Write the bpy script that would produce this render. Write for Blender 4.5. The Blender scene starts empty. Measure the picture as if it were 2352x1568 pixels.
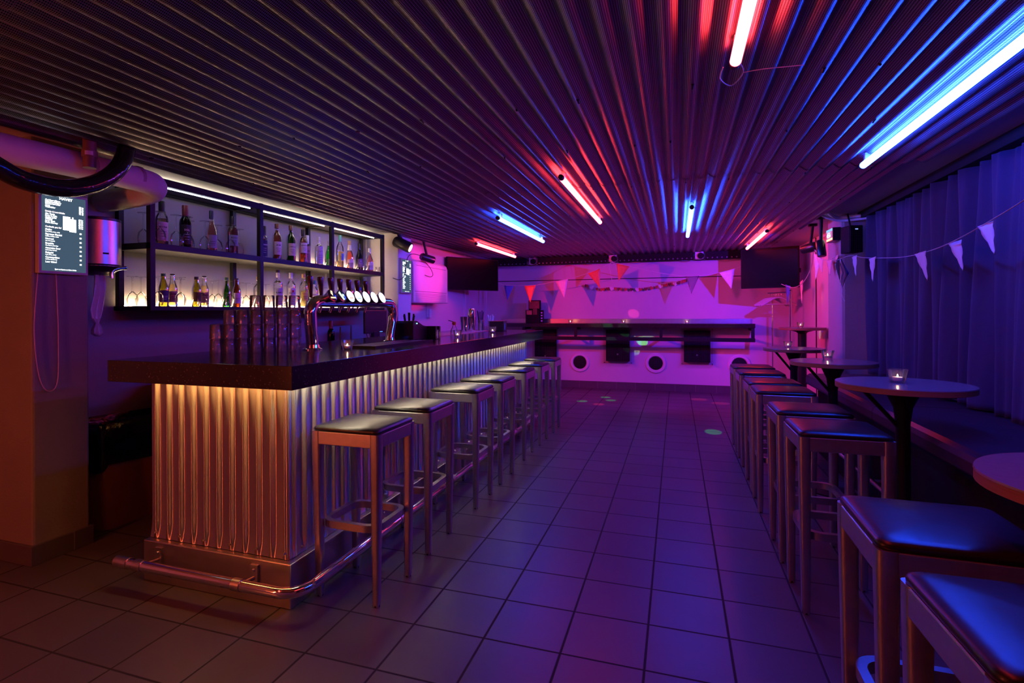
import bpy, bmesh, math, random
from mathutils import Vector, Matrix
R = random.Random(7)
PI = math.pi
sc = bpy.context.scene
COL = sc.collection

# ------------------------------------------------------------------ helpers
class MB:
    """collects shapes and links them as ONE mesh object"""
    def __init__(s): s.v = []; s.f = []; s.s = []
    def add(s, vs, fs, sm=False):
        o = len(s.v); s.v += [tuple(p) for p in vs]
        for f in fs: s.f.append([i + o for i in f]); s.s.append(sm)
        return s
    def box(s, x0, x1, y0, y1, z0, z1, M=None):
        vs = [Vector((x, y, z)) for z in (z0, z1) for y in (y0, y1) for x in (x0, x1)]
        if M is not None: vs = [M @ v for v in vs]
        return s.add(vs, [(0, 2, 3, 1), (4, 5, 7, 6), (0, 1, 5, 4), (2, 6, 7, 3), (0, 4, 6, 2), (1, 3, 7, 5)])
    def tube(s, path, r, n=8, closed=False, caps=True, flat=1.0):
        P = [Vector(p) for p in path]; m = len(P); rs = r if isinstance(r, (list, tuple)) else [r] * m
        vs = []; up = None
        for i, p in enumerate(P):
            a = P[i - 1] if (i > 0 or closed) else p
            b = P[(i + 1) % m] if (i < m - 1 or closed) else p
            t = (b - a).normalized()
            if up is None:
                up = Vector((0, 0, 1)) if abs(t.z) < .9 else Vector((1, 0, 0))
            e1 = t.cross(up).normalized(); e2 = e1.cross(t).normalized(); up = e2
            for k in range(n):
                q = 2 * PI * k / n
                vs.append(p + e1 * (rs[i] * math.cos(q)) + e2 * (rs[i] * flat * math.sin(q)))
        fs = []
        for i in range(m if closed else m - 1):
            j = (i + 1) % m
            for k in range(n):
                l = (k + 1) % n
                fs.append((i * n + k, i * n + l, j * n + l, j * n + k))
        s.add(vs, fs, True)
        if caps and not closed:
            o = len(s.v) - len(vs)
            s.f.append([o + k for k in range(n)]); s.s.append(False)
            s.f.append([o + (m - 1) * n + k for k in range(n)]); s.s.append(False)
        return s
    def cyl(s, p0, p1, r0, r1=None, n=14, caps=True):
        return s.tube([p0, p1], [r0, r0 if r1 is None else r1], n, caps=caps)
    def lathe(s, prof, c=(0, 0, 0), n=18, M=None):
        vs = []; fs = []; m = len(prof)
        for (r, z) in prof:
            for k in range(n):
                q = 2 * PI * k / n
                vs.append(Vector((r * math.cos(q), r * math.sin(q), z)))
        if M is not None: vs = [M @ v for v in vs]
        vs = [v + Vector(c) for v in vs]
        for i in range(m - 1):
            for k in range(n):
                l = (k + 1) % n
                fs.append((i * n + k, i * n + l, (i + 1) * n + l, (i + 1) * n + k))
        return s.add(vs, fs, True)
    def prism(s, pts, h, M=None, sm=False):
        n = len(pts)
        vs = [Vector((x, y, z)) for z in (0, h) for (x, y) in pts]
        if M is not None: vs = [M @ v for v in vs]
        s.add(vs, [list(range(n))[::-1], list(range(n, 2 * n))])
        return s.add(vs, [(i, (i + 1) % n, n + (i + 1) % n, n + i) for i in range(n)], sm)
    def text(s, txt, size, o, x, u, align='LEFT', ext=0.0, sx=1.0, bold=.03):
        cu = bpy.data.curves.new('lettering', 'FONT'); cu.body = txt; cu.size = size; cu.align_x = align
        cu.resolution_u = 2; cu.extrude = ext; cu.offset = bold * size
        ob = bpy.data.objects.new('lettering', cu); COL.objects.link(ob)
        bpy.context.view_layer.update()
        me = bpy.data.meshes.new_from_object(ob.evaluated_get(bpy.context.evaluated_depsgraph_get()))
        x = Vector(x).normalized(); u = Vector(u).normalized(); w = x.cross(u); o = Vector(o)
        s.add([o + x * (v.co.x * sx) + u * v.co.y + w * v.co.z for v in me.vertices], [list(p.vertices) for p in me.polygons])
        bpy.data.objects.remove(ob); bpy.data.curves.remove(cu); bpy.data.meshes.remove(me)
        return s
    def build(s, name, mat, parent=None, world=True, bevel=0, seg=2, recalc=True, ang=38):
        """parent: verts are in world coordinates (world=True) or already local; no parent: origin goes to the base centre"""
        if parent is not None:
            o = Vector((0, 0, 0))
            if world:
                r = parent
                while r.parent: r = r.parent
                o = r.location.copy()
        else:
            xs = [v[0] for v in s.v]; ys = [v[1] for v in s.v]; zs = [v[2] for v in s.v]
            o = Vector(((min(xs) + max(xs)) / 2, (min(ys) + max(ys)) / 2, min(zs)))
        me = bpy.data.meshes.new(name)
        me.from_pydata([Vector(v) - o for v in s.v], [], s.f)
        me.polygons.foreach_set('use_smooth', s.s)
        if recalc:
            b = bmesh.new(); b.from_mesh(me); bmesh.ops.recalc_face_normals(b, faces=b.faces); b.to_mesh(me); b.free()
        if any(s.s): me.set_sharp_from_angle(angle=math.radians(ang))
        me.materials.append(mat); me.update()
        ob = bpy.data.objects.new(name, me); COL.objects.link(ob)
        if parent is not None: ob.parent = parent
        else: ob.location = o
        if bevel:
            md = ob.modifiers.new('Bevel', 'BEVEL'); md.width = bevel; md.segments = seg; md.limit_method = 'ANGLE'; md.angle_limit = math.radians(50)
        return ob

def tag(o, label, cat, group=None, kind=None):
    o['label'] = label; o['category'] = cat
    if group: o['group'] = group
    if kind: o['kind'] = kind
    return o
def thing(name, label, cat, loc=(0, 0, 0), rz=0, group=None):
    o = bpy.data.objects.new(name, None); COL.objects.link(o); o.empty_display_size = .05
    o.location = loc; o.rotation_euler = (0, 0, rz)
    return tag(o, label, cat, group)
KIDS = {}
def dup(root, loc, rz=None, label=None, group=None):
    r = root.copy(); COL.objects.link(r); r.location = loc
    if rz is not None: r.rotation_euler = (0, 0, rz)
    if label: r['label'] = label
    if group: r['group'] = group
    def rec(src, dst):
        for ch in [o for o in PROTO[root.name] if o.parent == src]:
            c = ch.copy(); COL.objects.link(c); c.parent = dst; rec(ch, c)
    rec(root, r)
    return r
PROTO = {}
def proto(root):
    PROTO[root.name] = [o for o in bpy.data.objects if o.parent is not None]
    return root
def struct(o): o['kind'] = 'structure'; return o
def lerp(a, b, t): return a + (b - a) * t
def bez(pts, n=10):
    """smooth path through points (Catmull-Rom)"""
    P = [Vector(p) for p in pts]; out = []
    for i in range(len(P) - 1):
        a = P[max(i - 1, 0)]; b = P[i]; c = P[i + 1]; d = P[min(i + 2, len(P) - 1)]
        for k in range(n):
            t = k / n
            out.append(.5 * ((2 * b) + (c - a) * t + (2 * a - 5 * b + 4 * c - d) * t * t + (3 * b - a - 3 * c + d) * t ** 3))
    return out + [P[-1]]
def rrect(w, h, r, n=5):
    pts = []
    for (cx, cy, a0) in ((w / 2 - r, h / 2 - r, 0), (-w / 2 + r, h / 2 - r, 90), (-w / 2 + r, -h / 2 + r, 180), (w / 2 - r, -h / 2 + r, 270)):
        for k in range(n + 1):
            a = math.radians(a0 + 90 * k / n); pts.append((cx + r * math.cos(a), cy + r * math.sin(a)))
    return pts

# ------------------------------------------------------------------ materials
def nt(name):
    m = bpy.data.materials.new(name); m.use_nodes = True; t = m.node_tree; t.nodes.clear()
    out = t.nodes.new('ShaderNodeOutputMaterial'); return m, t, out
def N(t, kind, **kw):
    n = t.nodes.new(kind)
    for k, v in kw.items():
        if k.startswith('i_'):
            key = k[2:]; key = int(key) if key.isdigit() else key.replace('_', ' '); n.inputs[key].default_value = v
        else: setattr(n, k, v)
    return n
def L(t, a, ao, b, bi): t.links.new(a.outputs[ao], b.inputs[bi])
def c4(c): return (c[0], c[1], c[2], 1)
def pm(name, col, rough=.5, metal=0., var=.15, scale=12., bump=0., bscale=60., spec=.5, coat=0., stretch=None, sheen=0.):
    """a principled surface with noise in its colour and roughness"""
    m, t, out = nt(name)
    b = N(t, 'ShaderNodeBsdfPrincipled'); b.inputs['Metallic'].default_value = metal
    b.inputs['Specular IOR Level'].default_value = spec; b.inputs['Coat Weight'].default_value = coat
    b.inputs['Sheen Weight'].default_value = sheen
    tc = N(t, 'ShaderNodeTexCoord'); mp = N(t, 'ShaderNodeMapping')
    if stretch: mp.inputs['Scale'].default_value = stretch
    L(t, tc, 'Object', mp, 'Vector')
    no = N(t, 'ShaderNodeTexNoise', i_Scale=scale, i_Detail=4.); L(t, mp, 0, no, 'Vector')
    mx = N(t, 'ShaderNodeMix', data_type='RGBA'); mx.inputs['A'].default_value = c4([x * (1 - var) for x in col]); mx.inputs['B'].default_value = c4([min(1, x * (1 + var)) for x in col])
    L(t, no, 'Fac', mx, 'Factor'); L(t, mx, 'Result', b, 'Base Color')
    mr = N(t, 'ShaderNodeMapRange'); mr.inputs['To Min'].default_value = rough * .85; mr.inputs['To Max'].default_value = min(1, rough * 1.15)
    L(t, no, 'Fac', mr, 'Value'); L(t, mr, 'Result', b, 'Roughness')
    if bump:
        n2 = N(t, 'ShaderNodeTexNoise', i_Scale=bscale, i_Detail=3.); L(t, mp, 0, n2, 'Vector')
        bp = N(t, 'ShaderNodeBump', i_Strength=bump, i_Distance=.004); L(t, n2, 'Fac', bp, 'Height'); L(t, bp, 'Normal', b, 'Normal')
    L(t, b, 0, out, 'Surface'); return m
def em(name, col, s):
    m, t, out = nt(name); e = N(t, 'ShaderNodeEmission', i_Strength=s); e.inputs['Color'].default_value = c4(col)
    L(t, e, 0, out, 'Surface'); return m
def gl(name, tint, refl=1., rough=.02, haze=0., hz=(.8, .8, .8), ior=1.45):
    """thin clear or tinted glass: see-through, with reflections that grow towards the rim"""
    m, t, out = nt(name)
    tr = N(t, 'ShaderNodeBsdfTransparent'); tr.inputs[0].default_value = c4(tint)
    g = N(t, 'ShaderNodeBsdfGlossy', i_Roughness=rough)
    lw = N(t, 'ShaderNodeFresnel', i_IOR=ior)
    mu = N(t, 'ShaderNodeMath', operation='MULTIPLY', use_clamp=True); mu.inputs[1].default_value = refl; L(t, lw, 0, mu, 0)
    base = tr
    if haze:
        d = N(t, 'ShaderNodeBsdfTranslucent'); d.inputs[0].default_value = c4(hz)
        d2 = N(t, 'ShaderNodeBsdfDiffuse'); d2.inputs[0].default_value = c4(hz)
        a = N(t, 'ShaderNodeMixShader', i_0=.5); L(t, d, 0, a, 1); L(t, d2, 0, a, 2)
        mm = N(t, 'ShaderNodeMixShader', i_0=haze); L(t, tr, 0, mm, 1); L(t, a, 0, mm, 2); base = mm
    mx = N(t, 'ShaderNodeMixShader'); L(t, mu, 0, mx, 0); L(t, base, 0, mx, 1); L(t, g, 0, mx, 2)
    L(t, mx, 0, out, 'Surface'); return m

def tile_mat(name, size, x0, y0, col, grout, axes='XY', rough=.42, g=.006):
    m, t, out = nt(name)
    b = N(t, 'ShaderNodeBsdfPrincipled')
    geo = N(t, 'ShaderNodeNewGeometry'); sp = N(t, 'ShaderNodeSeparateXYZ'); L(t, geo, 'Position', sp, 0)
    cells = []; lines = []
    for a, o in ((axes[0], x0), (axes[1], y0)):
        s1 = N(t, 'ShaderNodeMath', operation='SUBTRACT'); L(t, sp, a, s1, 0); s1.inputs[1].default_value = o
        dv = N(t, 'ShaderNodeMath', operation='DIVIDE'); L(t, s1, 0, dv, 0); dv.inputs[1].default_value = size
        fl = N(t, 'ShaderNodeMath', operation='FLOOR'); L(t, dv, 0, fl, 0); cells.append(fl)
        fr = N(t, 'ShaderNodeMath', operation='FRACT'); L(t, dv, 0, fr, 0)
        s2 = N(t, 'ShaderNodeMath', operation='SUBTRACT'); L(t, fr, 0, s2, 0); s2.inputs[1].default_value = .5
        ab = N(t, 'ShaderNodeMath', operation='ABSOLUTE'); L(t, s2, 0, ab, 0)
        ss = N(t, 'ShaderNodeMapRange', interpolation_type='SMOOTHSTEP'); L(t, ab, 0, ss, 'Value')
        ss.inputs['From Min'].default_value = .5 - g / size; ss.inputs['From Max'].default_value = .5 - g / size * .45
        lines.append(ss)
    mxm = N(t, 'ShaderNodeMath', operation='MAXIMUM'); L(t, lines[0], 'Result', mxm, 0); L(t, lines[1], 'Result', mxm, 1)
    cv = N(t, 'ShaderNodeCombineXYZ'); L(t, cells[0], 0, cv, 0); L(t, cells[1], 0, cv, 1)
    wn = N(t, 'ShaderNodeTexWhiteNoise'); L(t, cv, 0, wn, 'Vector')
    no = N(t, 'ShaderNodeTexNoise', i_Scale=5., i_Detail=6.); L(t, geo, 'Position', no, 'Vector')
    ad = N(t, 'ShaderNodeMath', operation='ADD'); L(t, wn, 'Value', ad, 0); L(t, no, 'Fac', ad, 1)
    r1 = N(t, 'ShaderNodeMapRange'); r1.inputs['From Max'].default_value = 2.; L(t, ad, 0, r1, 'Value')
    mc = N(t, 'ShaderNodeMix', data_type='RGBA'); mc.inputs['A'].default_value = c4([x * .78 for x in col]); mc.inputs['B'].default_value = c4([x * 1.25 for x in col])
    L(t, r1, 'Result', mc, 'Factor')
    mg = N(t, 'ShaderNodeMix', data_type='RGBA'); mg.inputs['B'].default_value = c4(grout); L(t, mc, 'Result', mg, 'A'); L(t, mxm, 0, mg, 'Factor'); L(t, mg, 'Result', b, 'Base Color')
    rr = N(t, 'ShaderNodeMapRange'); rr.inputs['To Min'].default_value = rough; rr.inputs['To Max'].default_value = .85; L(t, mxm, 0, rr, 'Value'); L(t, rr, 'Result', b, 'Roughness')
    inv = N(t, 'ShaderNodeMath', operation='SUBTRACT'); inv.inputs[0].default_value = 1.; L(t, mxm, 0, inv, 1)
    n3 = N(t, 'ShaderNodeTexNoise', i_Scale=140.); L(t, geo, 'Position', n3, 'Vector')
    m3 = N(t, 'ShaderNodeMath', operation='MULTIPLY_ADD'); L(t, n3, 'Fac', m3, 0); m3.inputs[1].default_value = .12; L(t, inv, 0, m3, 2)
    bp = N(t, 'ShaderNodeBump', i_Strength=.5, i_Distance=.002); L(t, m3, 0, bp, 'Height'); L(t, bp, 0, b, 'Normal')
    L(t, b, 0, out, 'Surface'); return m

def perforated(name, pitch, hole, col, axes=('X', 'Y'), rough=.3, metal=1., dark=(.004, .004, .005)):
    """sheet metal punched with round holes"""
    m, t, out = nt(name)
    geo = N(t, 'ShaderNodeNewGeometry'); sp = N(t, 'ShaderNodeSeparateXYZ'); L(t, geo, 'Position', sp, 0)
    sq = []
    for a in axes:
        dv = N(t, 'ShaderNodeMath', operation='DIVIDE'); L(t, sp, a, dv, 0); dv.inputs[1].default_value = pitch
        fr = N(t, 'ShaderNodeMath', operation='FRACT'); L(t, dv, 0, fr, 0)
        s2 = N(t, 'ShaderNodeMath', operation='SUBTRACT'); L(t, fr, 0, s2, 0); s2.inputs[1].default_value = .5
        pw = N(t, 'ShaderNodeMath', operation='MULTIPLY'); L(t, s2, 0, pw, 0); L(t, s2, 0, pw, 1); sq.append(pw)
    ad = N(t, 'ShaderNodeMath', operation='ADD'); L(t, sq[0], 0, ad, 0); L(t, sq[1], 0, ad, 1)
    lt = N(t, 'ShaderNodeMath', operation='LESS_THAN'); L(t, ad, 0, lt, 0); lt.inputs[1].default_value = (hole / pitch) ** 2
    b = N(t, 'ShaderNodeBsdfPrincipled'); b.inputs['Metallic'].default_value = metal
    no = N(t, 'ShaderNodeTexNoise', i_Scale=3., i_Detail=5.); L(t, geo, 'Position', no, 'Vector')
    mc = N(t, 'ShaderNodeMix', data_type='RGBA'); mc.inputs['A'].default_value = c4([x * .75 for x in col]); mc.inputs['B'].default_value = c4([x * 1.2 for x in col]); L(t, no, 'Fac', mc, 'Factor')
    L(t, mc, 'Result', b, 'Base Color')
    rr = N(t, 'ShaderNodeMapRange'); rr.inputs['To Min'].default_value = rough * .8; rr.inputs['To Max'].default_value = rough * 1.25; L(t, no, 'Fac', rr, 'Value'); L(t, rr, 'Result', b, 'Roughness')
    d = N(t, 'ShaderNodeBsdfDiffuse'); d.inputs[0].default_value = c4(dark)
    mx = N(t, 'ShaderNodeMixShader'); L(t, lt, 0, mx, 0); L(t, b, 0, mx, 1); L(t, d, 0, mx, 2)
    L(t, mx, 0, out, 'Surface'); return m

def speckle(name, col, fleck, rough, scale=220., thr=.78):
    m, t, out = nt(name); b = N(t, 'ShaderNodeBsdfPrincipled', i_Roughness=rough)
    tc = N(t, 'ShaderNodeTexCoord'); vo = N(t, 'ShaderNodeTexVoronoi', i_Scale=scale); L(t, tc, 'Object', vo, 'Vector')
    sp = N(t, 'ShaderNodeSeparateColor'); L(t, vo, 'Color', sp, 0)
    gt = N(t, 'ShaderNodeMath', operation='GREATER_THAN'); L(t, sp, 0, gt, 0); gt.inputs[1].default_value = thr
    no = N(t, 'ShaderNodeTexNoise', i_Scale=9., i_Detail=6.); L(t, tc, 'Object', no, 'Vector')
    ma = N(t, 'ShaderNodeMix', data_type='RGBA'); ma.inputs['A'].default_value = c4([x * .6 for x in col]); ma.inputs['B'].default_value = c4([x * 1.5 for x in col]); L(t, no, 'Fac', ma, 'Factor')
    mx = N(t, 'ShaderNodeMix', data_type='RGBA'); mx.inputs['B'].default_value = c4(fleck); L(t, ma, 'Result', mx, 'A'); L(t, gt, 0, mx, 'Factor'); L(t, mx, 'Result', b, 'Base Color')
    L(t, b, 0, out, 'Surface'); return m

FLOOR = tile_mat('floor_tiles', .303, -.4175, 2.0412, (.086, .074, .076), (.012, .01, .01))
BASET = tile_mat('skirting_tiles', .303, -.33, -5, (.09, .075, .08), (.2, .17, .18), axes='XZ', g=.004)
BASEL = tile_mat('skirting_tiles_side', .303, -.33, -5, (.09, .075, .08), (.2, .17, .18), axes='YZ', g=.004)
WALL = pm('painted_wall', (.62, .60, .60), .75, var=.06, scale=3, bump=.25, bscale=180)
WALL_DIM = pm('painted_wall_dim', (.30, .285, .29), .75, var=.08, scale=3, bump=.25, bscale=180)  # darker copy of the wall paint: weaker light behind the bar put into colour
PLASTD = pm('worn_plaster', (.20, .172, .16), .8, var=.16, scale=5, bump=.6, bscale=90)
PLAST = pm('rough_plaster', (.5, .46, .45), .8, var=.12, scale=5, bump=.6, bscale=90)
CEILP = pm('painted_ceiling', (.5, .48, .47), .8, var=.08, scale=2)
CORR = perforated('perforated_corrugated_sheet', .0062, .0020, (.42, .385, .39), rough=.42)
GALV = pm('galvanised_sheet', (.60, .57, .54), .33, 1., var=.10, scale=5, stretch=(1, 1, .25))
_b = [n for n in GALV.node_tree.nodes if n.type == 'BSDF_PRINCIPLED'][0]; _b.inputs['Anisotropic'].default_value = 1.
_z = N(GALV.node_tree, 'ShaderNodeCombineXYZ', i_2=1.); L(GALV.node_tree, _z, 0, _b, 'Tangent')
STEEL = pm('brushed_steel', (.55, .53, .51), .3, 1., var=.12, scale=30)
PLINTH = pm('steel_plinth', (.50, .45, .42), .33, 1., var=.15, scale=14, bump=.05)
CHROME = pm('chrome', (.82, .80, .79), .09, 1., var=.05)
ALU = pm('cast_aluminium', (.56, .54, .53), .36, 1., var=.14, scale=40)
STONE = speckle('dark_stone', (.020, .017, .017), (.12, .10, .085), .14, 260., .982)
LEATH = pm('black_leather', (.013, .012, .012), .33, var=.25, spec=.42, scale=8, bump=.15, bscale=30)
BENCHM = pm('dark_vinyl', (.04, .02, .03), .36, var=.2, scale=6, bump=.1, bscale=20)
BLACK = pm('black_metal', (.011, .011, .013), .45, var=.2, scale=30, spec=.22)
BPLAS = pm('black_plastic', (.014, .014, .015), .3, var=.2, scale=30)
BMATT = pm('matt_black', (.01, .01, .011), .7, var=.2, spec=.15)
SCREEN = pm('dark_screen', (.002, .002, .003), .3, var=.1, spec=.06)
WHITEP = pm('white_plastic', (.74, .73, .72), .38, var=.04)
PAPER = pm('tissue_paper', (.8, .78, .78), .8, var=.05)
CURT = pm('curtain_cloth', (.042, .033, .088), .85, var=.18, scale=22, bump=.2, bscale=300, sheen=.05)
WOODD = pm('dark_wood', (.055, .018, .01), .22, var=.35, scale=18, stretch=(1, 1, .2), coat=.3)
PLY = pm('plywood_edge', (.26, .12, .06), .5, var=.3, scale=60, stretch=(.2, .2, 4))
LAMIN = pm('laminate_top', (.19, .16, .17), .25, var=.1, scale=40)
LAGG = pm('pipe_lagging', (.62, .58, .57), .65, var=.1, scale=9, bump=.5, bscale=14)
FOIL = pm('black_wrapped_hose', (.012, .010, .011), .16, var=.3, scale=16, bump=.9, bscale=22)
BAG = pm('bin_bag', (.008, .008, .009), .2, var=.3, scale=20, bump=1., bscale=28)
BINP = pm('bin_plastic', (.34, .13, .11), .5, var=.1)
CLEAR = gl('clear_glass', (.985, .985, .985), refl=.7, rough=.04, ior=1.4)
TUMB = gl('tumbler_glass', (.98, .975, .98), refl=1.1, rough=.08, haze=.11, hz=(.95, .93, .95), ior=1.5)
VOTIV = gl('votive_glass', (.975, .97, .975), refl=.8, rough=.05, haze=.04, hz=(.95, .9, .9))
WAX = pm('candle_wax', (.85, .78, .7), .5, var=.05)
FLAME = em('candle_flame', (1., .5, .2), 170)
RED = em('red_tube_glow', (1., .036, .05), 38)
BLUE = em('blue_tube_glow', (.012, .055, 1.), 145)
ORNG = em('orange_tube_glow', (1., .075, .05), 34)
LEDW = em('warm_strip_glow', (1., .42, .11), 72)
LEDN = em('neutral_strip_glow', (1., .80, .56), 60)
LEDM = em('mid_strip_glow', (1., .9, .8), 20)
LEDC = em('cool_strip_glow', (.80, .88, 1.), 16)
LEDB = em('warm_shelf_glow', (1., .66, .36), 28)
LEDL = em('warm_low_glow', (1., .64, .33), 200)
LEDT = em('warm_top_glow', (1., .78, .58), 26)
LEDS = em('ceiling_fill_glow', (1., .82, .62), 28)

# ------------------------------------------------------------------ camera
cam = bpy.data.cameras.new('camera'); co = bpy.data.objects.new('camera', cam); COL.objects.link(co); sc.camera = co
cam.sensor_width = 36; cam.lens = 1268 * 36 / 2352; cam.shift_x = (1176 - 1116.3) / 2352; cam.shift_y = -(784 - 715.3) / 2352
cam.clip_start = .02; cam.clip_end = 100
co.matrix_world = Matrix.Translation((0, 0, 1.28)) @ Matrix.Rotation(.3324, 4, 'Z') @ Matrix.Rotation(PI / 2, 4, 'X') @ Matrix.Rotation(-.0047, 4, 'Z')

# ------------------------------------------------------------------ room shell
XL, XP, XR, YB, YF = -3.42, -3.2, 1.74, 9.25, -2.4
struct(MB().box(-4.4, 2.2, YF, YB + .2, -.1, 0).build('floor', FLOOR))
struct(MB().box(XL - .2, XP, 5.95, YB, 0, 2.35).box(XL - .2, -3.0, 5.622, 5.95, 0, 2.35).build('wall_left', WALL))
struct(MB().box(XL - .2, XL, 2.0, 5.622, 0, 2.35).box(-4.4, -4.2, YF, 2.1, 0, 2.35).build('wall_left_bar', WALL_DIM))
struct(MB().box(-4.4, 2.2, YB, YB + .2, 0, 2.35).build('wall_back', WALL))
struct(MB().box(XR, XR + .2, YF, 7.0, 0, 2.35).box(1.65, 1.95, 7.0, YB, 0, 2.35).build('wall_right', WALL))
struct(MB().box(-4.4, 2.2, YF - .2, YF, 0, 2.35).build('wall_front', PLAST))
struct(MB().box(1.47, XR + .05, 6.02, 6.52, 0, 2.3).build('column', pm('column_plaster', (.36, .33, .33), .8, var=.1, scale=5, bump=.5, bscale=90), bevel=.03))
struct(MB().box(-4.4, -3.1, 1.9, 2.19, 0, 2.3).build('pillar', PLASTD, bevel=.012))
bt = MB().box(-4.4, -3.085, 1.885, 2.2, 0, .1)
struct(bt.build('baseboard_left', BASEL, bevel=.002))
struct(MB().box(XP, 1.65, YB - .012, YB, 0, .118).build('baseboard_back', BASET))
struct(MB().box(1.635, 1.65, 7.0, YB, 0, .118).build('baseboard_right', BASEL))
struct(MB().box(-4.4, 2.2, YF, YB + .2, 2.185, 2.35).build('ceiling', CEILP))
# corrugated, perforated metal sheets fixed under the slab: two overlapping lengths
PITCH = .0889; X0, X1 = -2.96, 1.285
b = MB()
nx = int((X1 - X0) / PITCH * 16)
def prof(x, z0):
    p = ((x - X0) / PITCH) % 1.0
    # flat-bottomed wave: wide crest towards the floor, narrow valley above
    w = .5 + .5 * math.cos(2 * PI * p)
    return z0 - .013 * (2 * (w ** .75) - 1)
for (ya, yb, dz, xe) in ((YF, 1.05, .0, 1.42), (1.0, 3.95, .003, 1.42), (3.9, 6.85, 0, 1.285), (6.8, 9.06, .003, 1.25)):
    vs = []; fs = []; nx = int((xe - X0) / PITCH * 16)
    for i in range(nx + 1):
        x = X0 + (xe - X0) * i / nx; z = prof(x, 2.162 + dz)
        vs += [(x, ya, z), (x, yb, z)]
    fs = [(2 * i, 2 * i + 1, 2 * i + 3, 2 * i + 2) for i in range(nx)]
    b.add(vs, fs, True)
struct(b.build('ceiling_corrugated', CORR, recalc=False, ang=80))
# screw heads along the fixing lines of the sheets
b = MB()
for y in (2.3, 3.0, 3.98, 5.0, 6.1, 6.83, 7.9, 8.6):
    for k in range(1, 47, 4):
        x = X0 + (k + R.choice((0, 1, 2))) * PITCH
        if x < X1 - .03: b.cyl((x, y + R.uniform(-.03, .03), 2.152), (x, y, 2.145), .006, .004, 8)
struct(b.build('trim_1', BLACK))
struct(MB().box(-3.0, 1.4, 9.04, 9.10, 2.12, 2.185).build('trim_2', STEEL))
# seam that runs round the back wall at picture-rail height, trunking in the left corner
struct(MB().box(XP, 1.65, YB - .008, YB, 1.80, 1.812).build('trim_3', BLACK))
struct(MB().box(XP, XP + .03, 8.16, 8.22, 0, 2.18).box(XP, XP + .03, YB - .06, YB, 0, 2.18).build('trim_4', WHITEP))
struct(MB().box(1.64, 1.652, 7.84, 7.852, .1, 2.18).build('trim_5', BMATT))
# dark pelmet that carries the curtain
struct(MB().box(1.60, XR, YF, 6.0, 2.12, 2.185).build('trim_6', BMATT))

# ------------------------------------------------------------------ light tubes on the ceiling
def tube_light(x, ya, yb, mat, label, z=2.112):
    t = thing('tube_light', label, 'light', (x, (ya + yb) / 2, z - .02), 0, 'coloured light tubes under the ceiling')
    MB().tube([(x, ya + .03, z), (x, ya + .035, z), (x, yb - .035, z), (x, yb - .03, z)], [.010, .0185, .0185, .010], 14).build('glowing_tube', mat, t)
    for yy, d in ((ya, 1), (yb, -1)):
        MB().cyl((x, yy, z), (x, yy + d * .032, z), .016, .019, 12).build('end_cap', BLACK, t)
        MB().box(x - .012, x + .012, yy + d * .10 - .012, yy + d * .10 + .012, z + .015, 2.165).build('clip', WHITEP, t)
    return t
tube_light(.19, .28, 2.05, RED, 'red light tube ending beside a loose white cable tie, nearest the camera')
tube_light(1.02, 1.98, 3.75, BLUE, 'long blue light tube over the tables, nearest the curtain')
tube_light(-.675, 3.38, 5.28, RED, 'red light tube in the middle of the ceiling over the walkway')
tube_light(-1.50, 4.66, 6.48, BLUE, 'blue light tube above the far end of the bar counter')
tube_light(-2.32, 6.34, 8.12, RED, 'red light tube beside the wall television on the bar side')
tube_light(.12, 4.72, 6.60, BLUE, 'short-looking blue light tube near the back, centre of the ceiling')
tube_light(.90, 6.42, 8.20, RED, 'red light tube just in front of the television by the coat rack')
tube_light(-2.35, -.85, .92, ORNG, 'orange light tube over the near end of the room')
wl = thing('floor_lamp', 'upright orange tube lamp standing on the floor outside the picture at the left', 'lamp', (-2.7, -.15, 0))
MB().tube([(-2.7, -.15, .62), (-2.7, -.15, .63), (-2.7, -.15, 1.43), (-2.7, -.15, 1.44)], [.02, .03, .03, .02], 16).build('glowing_tube', em('amber_lamp_glow', (1., .14, .045), 105), wl)
MB().lathe([(.0005, 0), (.15, 0), (.15, .012), (.02, .02), (.015, .62), (.032, .62), (.032, .65)], (-2.7, -.15, 0), 24).build('stand', BLACK, wl)
b = MB().tube(bez([(.155, 2.06, 2.115), (.15, 2.12, 2.10), (.19, 2.17, 2.09), (.225, 2.13, 2.115), (.21, 2.08, 2.13)], 8), .0022, 6)
b.tube(bez([(.222, 2.13, 2.115), (.29, 2.13, 2.118), (.42, 2.16, 2.125)], 6), .0026, 6, flat=.5)
tag(b.build('cable_tie', WHITEP), 'white cable tie with a loose tail at the end of the red tube', 'cable tie')

# ------------------------------------------------------------------ the bar
bar = thing('corrugated_bar', 'long bar clad in corrugated galvanised sheet with steel plinth', 'bar', (-2.0, 4.0, 0))
PX, PY = -1.574, 1.968      # plinth corner
def wave_sheet(along, a0, a1, base, sgn, z0, z1, n=30, pitch=.0755, amp=.011):
    m = MB(); k = int((a1 - a0) / pitch * n); vs = []; fs = []
    rows = [(z0, .15), (z0 + .012, .3), (z0 + .05, .85), (z0 + .08, 1), (z1, 1)]
    for (z, q) in rows:
        for i in range(k + 1):
            a = a0 + (a1 - a0) * i / k; ph = ((a - a0) / pitch) % 1
            e = abs(ph - .5) / .24      # narrow rounded rib standing proud of a wide flat pan
            w = -.55 + (1.55 * (.5 + .5 * math.cos(PI * e)) if e < 1 else 0)
            d = base + sgn * amp * (w * q + (1 - q) * .6)
            vs.append((a, d, z) if along == 'X' else (d, a, z))
    for r in range(len(rows) - 1):
        for i in range(k):
            fs.append((r * (k + 1) + i, r * (k + 1) + i + 1, (r + 1) * (k + 1) + i + 1, (r + 1) * (k + 1) + i))
    return m.add(vs, fs, True)
BARY1 = 6.04
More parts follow.
